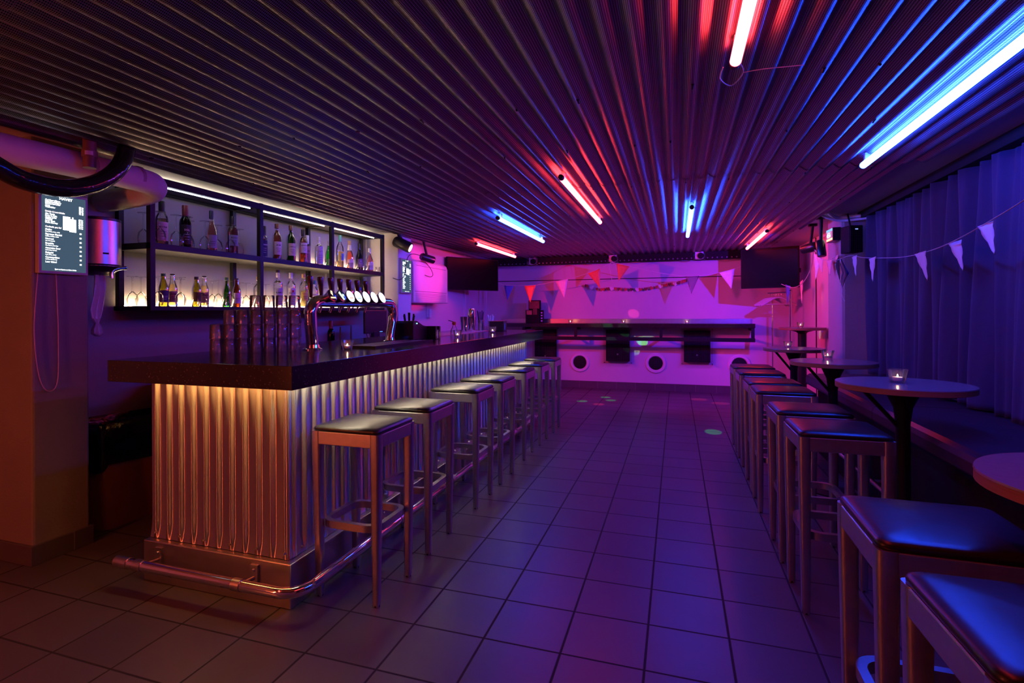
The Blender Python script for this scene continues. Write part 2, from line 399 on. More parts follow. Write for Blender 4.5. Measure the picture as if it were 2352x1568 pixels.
wave_sheet('X', -2.42, -1.612, 2.006, -1, .196, 1.021).build('end_panel', GALV, bar, recalc=False, ang=80)
wave_sheet('Y', 2.006, BARY1, -1.612, 1, .196, 1.021).build('front_panel', GALV, bar, recalc=False, ang=80)
MB().box(-2.42, -1.63, 2.02, BARY1, .05, 1.0215).build('core', BMATT, bar)
MB().cyl((-1.622, 2.016, .196), (-1.622, 2.016, 1.02), .016, .016, 14).build('corner_strip', GALV, bar)
MB().box(-2.425, PX, PY, BARY1, .0, .194).build('plinth', PLINTH, bar, bevel=.004)
for i in range(6):
    x = -2.38 + .151 * i
    for z in (.225, .955): MB().cyl((x, 1.998, z), (x, 1.984, z), .006, .004, 8).build('screw', STEEL, bar)
for i in range(26):
    y = 2.08 + .151 * i; MB().cyl((-1.604, y, .225), (-1.590, y, .225), .006, .004, 8).build('screw', STEEL, bar)
MB().box(-2.40, -1.56, 1.938, 1.950, 1.008, 1.014).build('led_strip', LEDW, bar)['label'] = 'glowing orange strip under the counter edge at the bar end'
MB().box(-1.560, -1.550, 1.96, 6.02, 1.008, 1.014).build('led_strip', LEDN, bar)['label'] = 'glowing pale strip under the counter edge along the bar front'
ct = thing('bar_counter', 'thick dark speckled stone counter on top of the bar', 'counter', (-2.0, 4.0, .963))
def slab_part(ya, yb, end):
    m = MB(); zt, zm, zb = 1.062, 1.022, .963; xa, xb, xi = -2.51, -1.474, -1.506
    yi = 1.889 if end else ya
    m.add([(xa, ya, zt), (xb, ya, zt), (xb, yb, zt), (xa, yb, zt), (xa, ya, zb), (xb, ya, zb), (xb, yb, zb), (xi, yb, zb), (xi, yi, zb), (xa, yi, zb), (xi, yi, zm), (xi, yb, zm), (xa, yb, zm), (xa, yi, zm)],
        [(0, 1, 2, 3), (0, 4, 5, 1), (1, 5, 6, 2), (5, 4, 9, 8), (5, 8, 7, 6), (8, 9, 13, 10), (7, 8, 10, 11), (10, 13, 12, 11), (2, 6, 7, 11, 12, 3), (0, 3, 12, 13, 9, 4)] if end else
        [(0, 1, 2, 3), (0, 13, 10, 8, 5, 1), (1, 5, 6, 2), (5, 8, 7, 6), (7, 8, 10, 11), (10, 13, 12, 11), (2, 6, 7, 11, 12, 3), (0, 3, 12, 13)])
    return m.build('slab', STONE, ct, bevel=.002)
slab_part(1.857, 4.36, True)
slab_part(4.363, 6.3, False)
# foot rail
fr = thing('foot_rail', 'polished steel foot rail bent round the bar corner', 'rail', (-1.46, 3.0, 0))
corner = [(-1.56 + .1 * math.sin(a), 1.963 - .1 * math.cos(a), .13) for a in [PI / 2 * k / 8 for k in range(9)]]
MB().tube([(-2.455, 1.863, .13), (-2.2, 1.863, .13), (-1.8, 1.863, .13)] + corner + [(-1.46, 3, .13), (-1.46, 4.5, .13), (-1.46, 6.0, .13)], .023, 18).build('pipe', CHROME, fr)
MB().tube([(-2.47, 1.863, .13), (-2.462, 1.863, .13), (-2.46, 1.863, .13), (-2.385, 1.863, .13)], [.018, .022, .0265, .0265], 18).build('end_sleeve', STEEL, fr)
def bracket(x, y, dx, dy):
    m = MB(); px, py = (x, PY - .005) if dy else (PX + .005, y)
    if dy: m.box(x - .02, x + .02, PY - .012, PY, .08, .172)
    else: m.box(PX, PX + .012, y - .02, y + .02, .08, .172)
    e = (x, 1.868, .125) if dy else (-1.465, y, .125)
    m.tube([(px, py, .115), e], .008, 10)
    m.cyl((px, py - (.006 if dy else 0), .15), (px + (0 if dy else .012), py - (.014 if dy else 0), .15), .008, .006, 10)
    if dy: m.tube([(x - .022, 1.863, .13), (x + .022, 1.863, .13)], .0262, 18)
    else: m.tube([(-1.46, y - .022, .13), (-1.46, y + .022, .13)], .0262, 18)
    m.build('bracket', STEEL, fr)
for x in (-2.32, -1.76): bracket(x, 0, 0, 1)
for y in (2.75, 3.5, 4.3, 5.1, 5.8): bracket(0, y, 1, 0)

# ------------------------------------------------------------------ bar stools
def make_stool():
    t = thing('bar_stool', '', 'stool', (0, 0, 0))
    h = .172
    # cushion: slightly domed pad with a rolled edge
    m = MB(); n = 16; pts = rrect(2 * h - .003, 2 * h - .003, .026, 6); k = len(pts)
    lay = [(.975, .748), (1.0, .752), (1.003, .7585), (.99, .7645), (.955, .7685), (.85, .7725), (.5, .7765), (.2, .778)]
    vs = [(x * s, y * s, z) for (s, z) in lay for (x, y) in pts]; fs = []
    for i in range(len(lay) - 1):
        for j in range(k): fs.append((i * k + j, i * k + (j + 1) % k, (i + 1) * k + (j + 1) % k, (i + 1) * k + j))
    m.add(vs, fs, True); m.add([vs[(len(lay) - 1) * k + j] for j in range(k)], [list(range(k))], True); m.add([vs[j] for j in range(k)], [list(range(k))[::-1]])
    m.build('seat_cushion', LEATH, t, world=False, ang=70)
    # seat frame: four rails under the cushion
    m = MB()
    for s in (-1, 1):
        m.box(-h + .03, h - .03, s * h - (.022 if s > 0 else 0), s * h + (.022 if s < 0 else 0), .690, .748)
        m.box(s * h - (.022 if s > 0 else 0), s * h + (.022 if s < 0 else 0), -h + .03, h - .03, .690, .748)
    m.box(-h + .02, h - .02, -h + .02, h - .02, .738, .747)
    m.build('seat_frame', ALU, t, world=False, bevel=.003)
    for sx in (-1, 1):
        for sy in (-1, 1):
            lg = MB(); pts = rrect(.044, .044, .011, 3); kk = len(pts); rows = [(0, .58, .146), (.012, .68, .146), (.3, .86, .148), (.6, .98, .1505), (.70, 1.06, .1505), (.749, 1.06, .1505)]
            vs = []
            for (z, s, o) in rows: vs += [(sx * o + x * s, sy * o + y * s, z) for (x, y) in pts]
            fs = [(i * kk + j, i * kk + (j + 1) % kk, (i + 1) * kk + (j + 1) % kk, (i + 1) * kk + j) for i in range(len(rows) - 1) for j in range(kk)]
            lg.add(vs, fs, True); lg.add(vs[:kk], [list(range(kk))[::-1]]); lg.add(vs[-kk:], [list(range(kk))])
            lo = lg.build('leg', ALU, t, world=False, ang=60)
            MB().cyl((sx * .146, sy * .146, 0), (sx * .146, sy * .146, .010), .0145, .0145, 12).build('foot_cap', BLACK, lo, world=False)
    # flat foot ring inside the legs
    a = rrect(.30, .30, .07, 7); c = rrect(.252, .252, .052, 7); kk = len(a); m = MB()
    vs = [(x, y, z) for z in (.312, .344) for (x, y) in a] + [(x, y, z) for z in (.312, .344) for (x, y) in c]
    fs = []
    for j in range(kk):
        l = (j + 1) % kk
        fs += [(j, l, kk + l, kk + j), (2 * kk + l, 2 * kk + j, 3 * kk + j, 3 * kk + l), (kk + j, kk + l, 3 * kk + l, 3 * kk + j), (l, j, 2 * kk + j, 2 * kk + l)]
    m.add(vs, fs, True); m.build('foot_ring', STEEL, t, world=False, ang=50)
    return proto(t)
st0 = make_stool()
ORD = ['first', 'second', 'third', 'fourth', 'fifth', 'sixth', 'seventh', 'eighth', 'ninth', 'tenth', 'eleventh', 'twelfth']
gname = 'aluminium stools along the bar'
for i, y in enumerate((2.262, 2.802, 3.518, 4.05, 4.745, 5.302, 5.895)):
    lab = ('aluminium bar stool with dark seat, %s along the bar from its near corner' % ORD[i]) if i < 6 else 'aluminium bar stool at the far end of the bar, last of its row'
    rz = (-.01, .012, .0, -.015, .008, .0, .01)[i]
    if i == 0: st0.location = (-1.384, y, 0); st0.rotation_euler = (0, 0, rz); st0['label'] = lab; st0['group'] = gname
    else: dup(st0, (-1.388 + (.004, -.006, .002)[i % 3], y, 0), rz, lab, gname)
gname = 'aluminium stools beside the bench tables'
for i, (x, y) in enumerate(((.592, 1.135), (.592, 1.605), (.655, 2.79), (.65, 3.29), (.645, 4.02), (.65, 4.46), (.655, 5.11), (.655, 5.61))):
    lab = ['aluminium stool closest to the camera, its seat cut by the bottom right edge', 'aluminium stool with blue sheen on its seat, behind the one cut by the edge',
           'aluminium stool beside the candlelit table nearest the camera, third in the table row', 'aluminium stool, fourth in the table row, just behind the third',
           'aluminium stool, fifth in the table row from the camera', 'aluminium stool, sixth in the table row from the camera',
           'aluminium stool, last but one in the table row towards the back wall', 'aluminium stool, last in the table row towards the back wall'][i]
    dup(st0, (x, y, 0), (.02, -.01, .012, 0, -.01, .01, 0, .008)[i], lab, gname)

# ------------------------------------------------------------------ shelves behind the bar
SX, SB = -3.1, -3.405
sh = thing('bar_shelf', 'black steel wall shelf with three bays lit by strips behind the bar', 'shelf', (-3.25, 4.03, 1.29))
BAYS = (2.59, 3.553, 4.513, 5.475)
for y in BAYS:
    MB().box(SX - .035, SX, y - .018, y + .018, 1.296, 2.145).build('post', BLACK, sh, bevel=.002)
    MB().box(SB, SB + .035, y - .018, y + .018, 1.296, 2.145).build('post', BLACK, sh, bevel=.002)
    for z in (1.30, 1.69, 2.105): MB().box(SB + .035, SX - .035, y - .014, y + .014, z, z + .026).build('cross_bar', BLACK, sh)
Y0, Y1 = 2.572, 5.493
MB().box(SX - .034, SX - .001, Y0, Y1, 2.096, 2.142).build('top_beam', BLACK, sh, bevel=.002)
MB().box(SB + .001, SB + .034, Y0, Y1, 2.10, 2.142).build('top_beam', BLACK, sh, bevel=.002)
MB().box(-3.4195, SX - .001, Y0, Y1, 1.683, 1.724).build('shelf_board', BLACK, sh, bevel=.002)
MB().box(SB + .034, SX - .034, Y0, Y1, 2.112, 2.119).build('strip_cover', BLACK, sh)  # board added to keep the ceiling strip above it out of sight
MB().box(-3.4195, SX - .001, Y0, Y1, 1.297, 1.3255).build('shelf_board', BLACK, sh, bevel=.002)
for (ya, yb, m_, lb) in ((2.65, 3.47, LEDC, 'cool white glowing strip under the top beam'), (3.60, 4.43, LEDM, 'white glowing strip under the top beam'), (4.56, 5.33, LEDT, 'warm glowing strip under the top beam')):
    MB().box(SX - .046, SX - .038, ya, yb, 2.091, 2.096).build('led_strip', m_, sh)['label'] = lb
MB().box(SB + .004, SB + .014, 2.62, 5.44, 1.3256, 1.331).build('led_strip', LEDL, sh)['label'] = 'warm glowing strip along the back of the lower shelf'
MB().box(SB + .004, SB + .014, 4.40, 5.40, 1.7242, 1.729).build('led_strip', LEDL, sh)['label'] = 'warm glowing strip along the back of the upper shelf'
MB().box(SB + .06, SB + .10, 2.62, 5.44, 2.126, 2.132).build('led_strip', LEDS, sh)['label'] = 'added unseen strip on top of the shelf washing the ceiling'  # unseen strip added to brighten the ceiling band over the shelf

# ------------------------------------------------------------------ bottles
def G(n, c, **k): return gl(n, c, **k)
B_CLEAR = gl('bottle_clear', (.93, .93, .93), 1.3, .04, haze=.05)
B_GREEN = gl('bottle_green', (.10, .32, .07), 1.3, .04, haze=.08, hz=(.05, .25, .04))
B_OLIVE = gl('bottle_olive', (.50, .46, .10), 1.3, .04, haze=.1, hz=(.4, .35, .05))
B_DARK = gl('bottle_dark', (.05, .06, .04), 1.3, .04, haze=.25, hz=(.012, .015, .012))
B_BROWN = gl('bottle_brown', (.36, .13, .03), 1.3, .04, haze=.1, hz=(.3, .1, .02))
B_BLACK = pm('bottle_black', (.008, .008, .01), .12, var=.1)
Q_AMBER = gl('amber_spirit', (.62, .22, .04), .6, .05, haze=.15, hz=(.6, .2, .04))
Q_ROSE = gl('rose_wine', (.8, .42, .3), .6, .05, haze=.2, hz=(.8, .4, .3))
Q_PALE = gl('pale_wine', (.75, .68, .42), .6, .05, haze=.15, hz=(.7, .6, .35))
Q_GREEN = gl('green_liqueur', (.05, .6, .08), .6, .05, haze=.45, hz=(.04, .6, .08))
Q_YELL = gl('yellow_liqueur', (.95, .75, .2), .6, .05, haze=.45, hz=(.95, .7, .15))
Q_ORAN = gl('orange_liqueur', (1., .35, .12), .6, .05, haze=.5, hz=(1., .32, .12))
Q_PINK = gl('pink_liqueur', (.95, .38, .36), .6, .05, haze=.45, hz=(.95, .36, .34))
Q_CIDER = gl('pale_cider', (.95, .82, .5), .6, .05, haze=.3, hz=(.95, .8, .5))
Q_CLEAR = gl('clear_spirit', (.95, .95, .95), .5, .05)
CAPS = {k: pm('cap_' + k, v, .35, var=.1) for k, v in dict(black=(.015, .013, .014), wine=(.16, .02, .03), navy=(.02, .02, .06), brown=(.10, .03, .02), silver=(.5, .5, .52), white=(.75, .75, .75), cork=(.5, .32, .16), teal=(.03, .16, .2), gold=(.5, .3, .1), green=(.02, .12, .05), blue=(.03, .1, .4), turq=(.1, .4, .35)).items()}
LABS = {k: pm('label_' + k, v, .6, var=.12, scale=60) for k, v in dict(cream=(.78, .72, .56), white=(.82, .82, .82), pink=(.72, .56, .56), black=(.02, .02, .025), navy=(.02, .025, .09), slate=(.3, .36, .44), kraft=(.5, .34, .26), purple=(.07, .05, .16), yellow=(.85, .7, .12), lilac=(.6, .6, .75), red=(.5, .04, .05), blue=(.12, .3, .5), brown=(.12, .05, .03), plum=(.16, .08, .2)).items()}
INK = pm('label_print', (.02, .02, .03), .6); INKW = pm('label_print_white', (.8, .8, .8), .6); INKB = pm('label_print_blue', (.06, .08, .4), .6); INKR = pm('label_print_red', (.45, .03, .04), .6)
SHAPES = {   # (radius share, height share) of the outline
    'wine': [(.0, .0), (.9, 0), (1, .02), (1, .58), (.93, .65), (.6, .73), (.40, .78), (.37, .98), (.40, .985), (.40, 1.0), (0, 1)],
    'spirit': [(.0, .0), (.92, 0), (1, .02), (1, .60), (.94, .66), (.62, .73), (.42, .77), (.38, .86), (.42, .87), (.42, 1.0), (0, 1)],
    'slope': [(.0, .0), (.92, 0), (1, .02), (1, .45), (.9, .54), (.55, .66), (.42, .74), (.38, .88), (.42, .89), (.42, 1.0), (0, 1)],
    'beer': [(.0, .0), (.92, 0), (1, .03), (1, .52), (.93, .60), (.62, .72), (.48, .80), (.44, .95), (.5, .955), (.5, 1.0), (0, 1)],
    'square': [(.0, .0), (.95, 0), (1, .02), (1, .62), (.96, .66), (.5, .70), (.36, .74), (.36, .86), (.42, .87), (.42, 1.0), (0, 1)],
}
def rad(shape, R_, H, z):
    P = SHAPES[shape]; q = z / H
    for i in range(1, len(P) - 1):
        if P[i][1] <= q <= P[i + 1][1] and P[i + 1][1] > P[i][1]:
            return R_ * lerp(P[i][0], P[i + 1][0], (q - P[i][1]) / (P[i + 1][1] - P[i][1]))
    return R_ * .4
def arc_patch(r0, r1, z0, z1, a0, a1, n=12):
    vs = []; fs = []
    for i in range(n + 1):
        a = lerp(a0, a1, i / n); vs += [(r0 * math.cos(a), r0 * math.sin(a), z0), (r1 * math.cos(a), r1 * math.sin(a), z1)]
    for i in range(n): fs.append((2 * i, 2 * i + 2, 2 * i + 3, 2 * i + 1))
    return MB().add(vs, fs, True)
def bottle(x, y, z, H, R_, shape, glass, liquid, fill, cap, capfrac, lab, lz, text, label, group, face=-.45, neck=None, ink=None, half=1.0, name='bottle'):
    t = thing(name, label, 'bottle', (x, y, z), face, group)
    P = SHAPES[shape]
    kk = 4 if shape == 'square' else 18
    MB().lathe([(max(r * R_, .0004), q * H) for (r, q) in P if q < .985], n=20).build('glass_body', glass, t, world=False)
    if liquid:
        zt = fill * H; prof = [(.0004, .006)] + [(r * R_ * .93, max(q * H, .006)) for (r, q) in P[1:] if q * H < zt] + [(rad(shape, R_, H, zt) * .93, zt), (.0004, zt)]
        MB().lathe(prof, n=16).build('drink', liquid, t, world=False)
    zc = H * (1 - capfrac); rc = rad(shape, R_, H, zc) * 1.06
    MB().lathe([(.0004, zc), (rc, zc), (rc * 1.02, H - .004), (rc * .95, H), (.0004, H)], n=16).build('cap', cap, t, world=False)
    if lab:
        l = arc_patch(R_ * 1.012, R_ * 1.012, lz[0] * H, lz[1] * H, -half, half).build('label', lab, t, world=False, recalc=False)
        if text:
            m = MB(); nn = len(text)
            step = min(1.7 * half / max(nn, 1), .34)
            for i, chx in enumerate(text):
                if chx == ' ': continue
                a = (i - (nn - 1) / 2) * step
                rr = R_ * 1.02
                m.text(chx, step * R_ * 1.35, (rr * math.cos(a), rr * math.sin(a), lerp(lz[0], lz[1], .68) * H), (-math.sin(a), math.cos(a), 0), (0, 0, 1), 'CENTER')
            m.build('lettering', ink or INK, l, world=False, recalc=False)
        # small print lines under the name
        m = MB()
        for i in range(3):
            q = lerp(lz[0], lz[1], .22 + .13 * i)
            p = arc_patch(R_ * 1.018, R_ * 1.018, q * H, q * H + .0025, -half * (.35 + .1 * i), half * (.35 + .1 * i), 6); m.add(p.v, p.f, True)
        m.build('small_print', ink or INK, l, world=False, recalc=False)
    if neck:
        q0, q1, nm = neck
        arc_patch(rad(shape, R_, H, q0 * H) * 1.04, rad(shape, R_, H, q1 * H) * 1.04, q0 * H, q1 * H, -PI, PI, 16).build('neck_label', nm, t, world=False, recalc=False)
    return t
ZU, ZL = 1.7245, 1.326
UG, LG = 'bottles on the upper shelf', 'bottles on the lower shelf'
K, W = CAPS, LABS
for a in (
    (-3.2, 2.739, ZU, .291, .0375, 'wine', B_CLEAR, Q_PALE, .6, K['black'], .24, W['pink'], (.10, .52), 'NINA', 'pale wine bottle with pink label, first bottle on the upper shelf', UG),
    (-3.2, 2.923, ZU, .296, .0375, 'wine', B_DARK, None, 0, K['wine'], .25, W['black'], (.10, .54), 'SOL', 'dark red-wine bottle with wine-red capsule and black label', UG),
    (-3.2, 3.149, ZU, .298, .037, 'slope', B_CLEAR, Q_ROSE, .74, K['navy'], .2, W['slate'], (.08, .40), '', 'rose wine bottle with navy capsule and blue-grey label', UG),
    (-3.2, 3.354, ZU, .290, .037, 'wine', B_CLEAR, Q_ROSE, .7, K['black'], .22, W['slate'], (.22, .50), 'ROSE', 'rose wine bottle with black capsule beside the second shelf post', UG),
    (-3.2, 3.668, ZU, .262, .042, 'spirit', B_CLEAR, Q_AMBER, .6, K['black'], .3, W['navy'], (.06, .55), 'BLENDED', 'stout amber bottle with navy label behind the second shelf post', UG),
    (-3.2, 3.845, ZU, .306, .037, 'spirit', B_CLEAR, Q_AMBER, .82, K['brown'], .13, W['white'], (.14, .50), 'RUM', 'amber spirit bottle with white label and brown cap', UG),
    (-3.2, 4.024, ZU, .318, .039, 'spirit', B_GREEN, None, 0, K['brown'], .14, W['cream'], (.16, .50), 'JAMESON', 'green whiskey bottle with cream label and red-brown cap', UG),
    (-3.2, 4.191, ZU, .306, .037, 'spirit', B_CLEAR, Q_AMBER, .78, K['black'], .2, W['white'], (.30, .60), 'GROUSE', 'amber whisky bottle with white label and black cap', UG),
    (-3.23, 4.292, ZU, .268, .030, 'square', B_CLEAR, Q_CLEAR, .5, K['white'], .3, W['kraft'], (.04, .62), 'XXX', 'clear square-shouldered bottle with cream printed label', UG),
    (-3.17, 4.385, ZU, .262, .037, 'square', B_CLEAR, Q_CLEAR, .5, K['white'], .24, W['lilac'], (.03, .66), 'Jelz', 'clear bottle with white and blue label, end of the middle bay', UG),
    (-3.2, 4.583, ZU, .250, .036, 'slope', B_CLEAR, Q_GREEN, .8, K['silver'], .17, None, None, '', 'bright green liqueur bottle on the upper shelf', UG),
    (-3.2, 4.774, ZU, .330, .036, 'wine', B_CLEAR, Q_YELL, .20, K['turq'], .2, W['yellow'], (.20, .50), '', 'tall clear bottle with yellow and blue label and turquoise top', UG),
    (-3.2, 4.946, ZU, .294, .038, 'slope', B_CLEAR, Q_ORAN, .62, K['gold'], .15, W['pink'], (.05, .34), '', 'orange liqueur bottle with a white neck band', UG),
    (-3.2, 5.129, ZU, .283, .038, 'slope', B_BLACK, None, 0, K['black'], .2, W['plum'], (.12, .42), 'BL', 'black cream-liqueur bottle with a purple emblem', UG),
    (-3.2, 5.341, ZU, .260, .038, 'slope', B_CLEAR, Q_PINK, .7, K['silver'], .18, W['pink'], (.08, .40), '', 'pink liqueur bottle with silver cap at the end of the upper shelf', UG),
    (-3.18, 2.732, ZL, .213, .031, 'beer', B_OLIVE, None, 0, K['green'], .09, W['purple'], (.12, .48), '', 'olive-green beer bottle with purple label, first on the lower shelf', LG),
    (-3.18, 2.801, ZL, .215, .030, 'beer', B_CLEAR, Q_CIDER, .68, K['black'], .05, W['kraft'], (.12, .46), 'KOMB', 'pale cider bottle with kraft label next to the olive-green bottle', LG),
    (-3.18, 2.996, ZL, .207, .031, 'beer', B_OLIVE, None, 0, K['black'], .1, W['brown'], (.16, .48), '', 'yellowish bottle with a round brown label on the lower shelf', LG),
    (-3.18, 3.063, ZL, .216, .030, 'beer', B_CLEAR, Q_CIDER, .68, K['black'], .05, W['kraft'], (.12, .46), 'KOMB', 'pale cider bottle with kraft label, right of the round brown label', LG),
    (-3.18, 3.269, ZL, .218, .030, 'slope', B_GREEN, Q_GREEN, .5, K['green'], .1, None, None, '', 'slender green bottle without a label on the lower shelf', LG),
    (-3.18, 3.368, ZL, .217, .031, 'beer', B_BROWN, None, 0, K['black'], .06, W['white'], (.12, .48), '', 'brown beer bottle with white label on the lower shelf', LG),
    (-3.18, 3.601, ZL, .244, .037, 'spirit', B_CLEAR, Q_CLEAR, .3, K['cork'], .1, W['lilac'], (.1, .5), 'V', 'clear bottle with a cork beside the third lower post', LG),
    (-3.18, 3.832, ZL, .312, .038, 'square', B_CLEAR, Q_CLEAR, .4, K['white'], .2, W['lilac'], (.05, .52), 'RAMCO', 'tall clear vodka bottle with black-topped white cap', LG),
    (-3.18, 3.999, ZL, .300, .039, 'spirit', B_CLEAR, Q_CLEAR, .4, K['white'], .16, W['white'], (.06, .55), 'BACARDI', 'clear white-rum bottle with white label and a red dot', LG),
    (-3.18, 4.171, ZL, .300, .038, 'spirit', B_CLEAR, Q_PALE, .5, K['cork'], .12, W['yellow'], (.2, .45), '', 'pale golden spirit bottle with a corked neck', LG),
    (-3.18, 4.323, ZL, .250, .036, 'spirit', B_CLEAR, Q_CLEAR, .4, K['teal'], .15, W['white'], (.2, .5), '', 'clear bottle with a teal cap behind the tap handles', LG),
    (-3.18, 4.759, ZL, .226, .036, 'slope', B_DARK, None, 0, K['black'], .2, W['purple'], (.2, .5), '', 'dark bottle with black cap behind the tap handles', LG),
    (-3.18, 4.923, ZL, .264, .037, 'spirit', B_CLEAR, Q_ORAN, .75, K['gold'], .15, W['yellow'], (.2, .5), '', 'orange-amber bottle with gold cap behind the tap handles', LG),
    (-3.18, 5.106, ZL, .218, .036, 'spirit', B_CLEAR, Q_CLEAR, .4, K['blue'], .16, W['white'], (.2, .5), '', 'clear bottle with a blue cap behind the tap badges', LG),
    (-3.18, 5.245, ZL, .272, .038, 'slope', B_DARK, None, 0, K['brown'], .12, W['navy'], (.2, .5), '', 'dark green bottle with brown cap, last on the lower shelf', LG),
):
    o = bottle(*a, ink=(INKW if a[11] in (W['black'], W['navy'], W['purple'], W['plum']) else (INKB if a[13] == 'Jelz' else None)), neck=((.66, .86, W['cream']) if a[10] == .15 and a[13] == '' and a[7] is Q_ORAN and a[2] == ZU else None))
    if a[13] == 'BACARDI':
        MB().cyl((.0395, .0, .138), (.0412, .0, .138), .011, .011, 14).build('red_dot', INKR, o, world=False)
    if a[13] == 'RAMCO':
        MB().cyl((0, 0, .290), (0, 0, .3125), .0172, .0172, 16).build('cap_top', K['black'], o, world=False)
    if a[14].startswith('tall clear bottle with yellow'):
        arc_patch(.0369, .0369, .075, .145, -.1, .95).build('label', W['blue'], o, world=False, recalc=False)

# ------------------------------------------------------------------ glasses on the shelves (upside down)
def wine_glass(H=.19, R_=.034):
    b0 = H * .47
    pr = [(R_ * .82, 0), (R_ * .95, .02), (R_, .045), (R_ * .82, b0 * .8), (R_ * .4, b0 * .97), (.006, b0 + .004), (.0038, b0 + .02), (.0038, H - .012), (.008, H - .006), (R_ * .95, H - .002), (R_ * .95, H), (.0005, H)]
    return MB().lathe(pr, n=18)
g0 = wine_glass().build('wine_glass', CLEAR)
g1 = wine_glass(.205, .036).build('wine_glass', CLEAR)
tag(g0, '', 'glass'); tag(g1, '', 'glass')
lowY = [(2.60, -3.29), (2.66, -3.29), (2.665, -3.15), (2.745, -3.30), (2.80, -3.108), (2.89, -3.28), (2.95, -3.28), (2.97, -3.10), (3.13, -3.29), (3.15, -3.14), (3.205, -3.25), (3.232, -3.112), (3.46, -3.24), (3.535, -3.24), (3.68, -3.27), (3.755, -3.24), (4.09, -3.29), (4.49, -3.2), (4.60, -3.2)]
for i, (y, x) in enumerate(lowY):
    o = g0 if i == 0 else g0.copy()
    if i: COL.objects.link(o)
    o.location = (x, y, ZL + .0005)
    tag(o, 'upside-down wine glass standing on the warm-lit lower shelf', 'glass', 'wine glasses on the lower shelf')
for i, (y, x) in enumerate([(2.655, -3.26), (2.665, -3.13), (2.795, -3.14), (2.875, -3.13), (3.0, -3.25), (3.05, -3.16), (3.225, -3.22), (3.27, -3.14), (3.44, -3.22)]):
    o = g1 if i == 0 else g1.copy()
    if i: COL.objects.link(o)
    o.location = (x, y, ZU + .0005)
    tag(o, 'upside-down wine glass among the wine bottles on the upper shelf', 'glass', 'wine glasses on the upper shelf')
sg = MB().lathe([(.0005, .008), (.017, .008), (.0225, .058), (.0245, .058), (.019, 0), (.0005, 0)], n=14).build('shot_glass', VOTIV)
for i, (y, x) in enumerate([(4.46, -3.13), (4.66, -3.12), (4.69, -3.22), (4.85, -3.13), (5.02, -3.13), (5.20, -3.14), (5.24, -3.2), (5.43, -3.15)]):
    o = sg if i == 0 else sg.copy()
    if i: COL.objects.link(o)
    o.location = (x, y, ZU + .0005)
    tag(o, 'small clear shot glass among the liqueur bottles on the upper shelf', 'glass', 'shot glasses on the upper shelf')

# ------------------------------------------------------------------ stack of tumblers on the counter
tb = MB().lathe([(.0318, 0), (.0322, .002), (.0295, .074), (.027, .0775), (.0005, .078), (.0005, .069), (.0288, .0685)], n=18).build('tumbler', TUMB)
ux, uy = .772, .636
first = True
TIER = ['bottom', 'second', 'third', 'top']
for k, (start, n, rows) in enumerate(((0, 7, 3), (0, 7, 3), (1, 6, 2), (3, 4, 2))):
    for r in range(rows):
        for i in range(n):
            d = (start + i) * .0668 + (0 if k < 3 else -.004); e = r * .0668
            o = tb if first else tb.copy()
            if not first: COL.objects.link(o)
            first = False
            o.location = (-2.325 + ux * d - uy * e, 2.315 + uy * d + ux * e, 1.0622 + k * .0783)
            o.rotation_euler = (0, 0, R.uniform(0, 6))
            if r == 0:
                tag(o, 'upside-down tumbler, %s from the left in the front row of the %s tier' % (ORD[i], TIER[k]), 'glass', 'stacked tumblers on the counter')
            else:
                tag(o, 'upside-down tumbler in the rows behind the front of the %s tier' % TIER[k], 'glass', 'stacked tumblers, %s tier behind the front' % TIER[k])

# ------------------------------------------------------------------ beer tap tower
tx = -2.01
tap = thing('beer_tap_tower', 'chrome arched beer tap tower with seven glowing badges', 'beer tap', (tx, 3.16, 1.062))
arch = [(tx, 2.716, 1.07), (tx, 2.712, 1.12), (tx, 2.700, 1.20), (tx, 2.695, 1.27)] + [(tx, 2.785 - .09 * math.cos(a), 1.265 + .082 * math.sin(a)) for a in [PI / 2 * k / 7 for k in range(1, 8)]] \
    + [(tx, 3.0, 1.348), (tx, 3.3, 1.35), (tx, 3.60, 1.347)] + [(tx, 3.60 + .085 * math.sin(a), 1.262 + .085 * math.cos(a)) for a in [PI / 2 * k / 7 for k in range(1, 8)]] + [(tx, 3.675, 1.20), (tx, 3.645, 1.12), (tx, 3.635, 1.07)]
MB().tube(arch, .036, 20).build('arch_pipe', CHROME, tap)
for y in (2.716, 3.635):
    MB().lathe([(.0005, 0), (.058, 0), (.058, .006), (.044, .012), (.04, .03), (.036, .03)], (tx, y, 1.0622), 24).build('base_flange', CHROME, tap)
TY = (2.81, 2.91, 3.006, 3.098, 3.194, 3.294, 3.40)
HY = (2.79, 2.893, 3.0, 3.102, 3.204, 3.307, 3.415)
BW = em('badge_white', (1., .98, .93), 3.2); BD = pm('badge_dark', (.02, .02, .018), .15); BG = pm('badge_green', (.02, .10, .03), .15)
GOLD = pm('badge_gold', (.7, .45, .12), .3, .6)
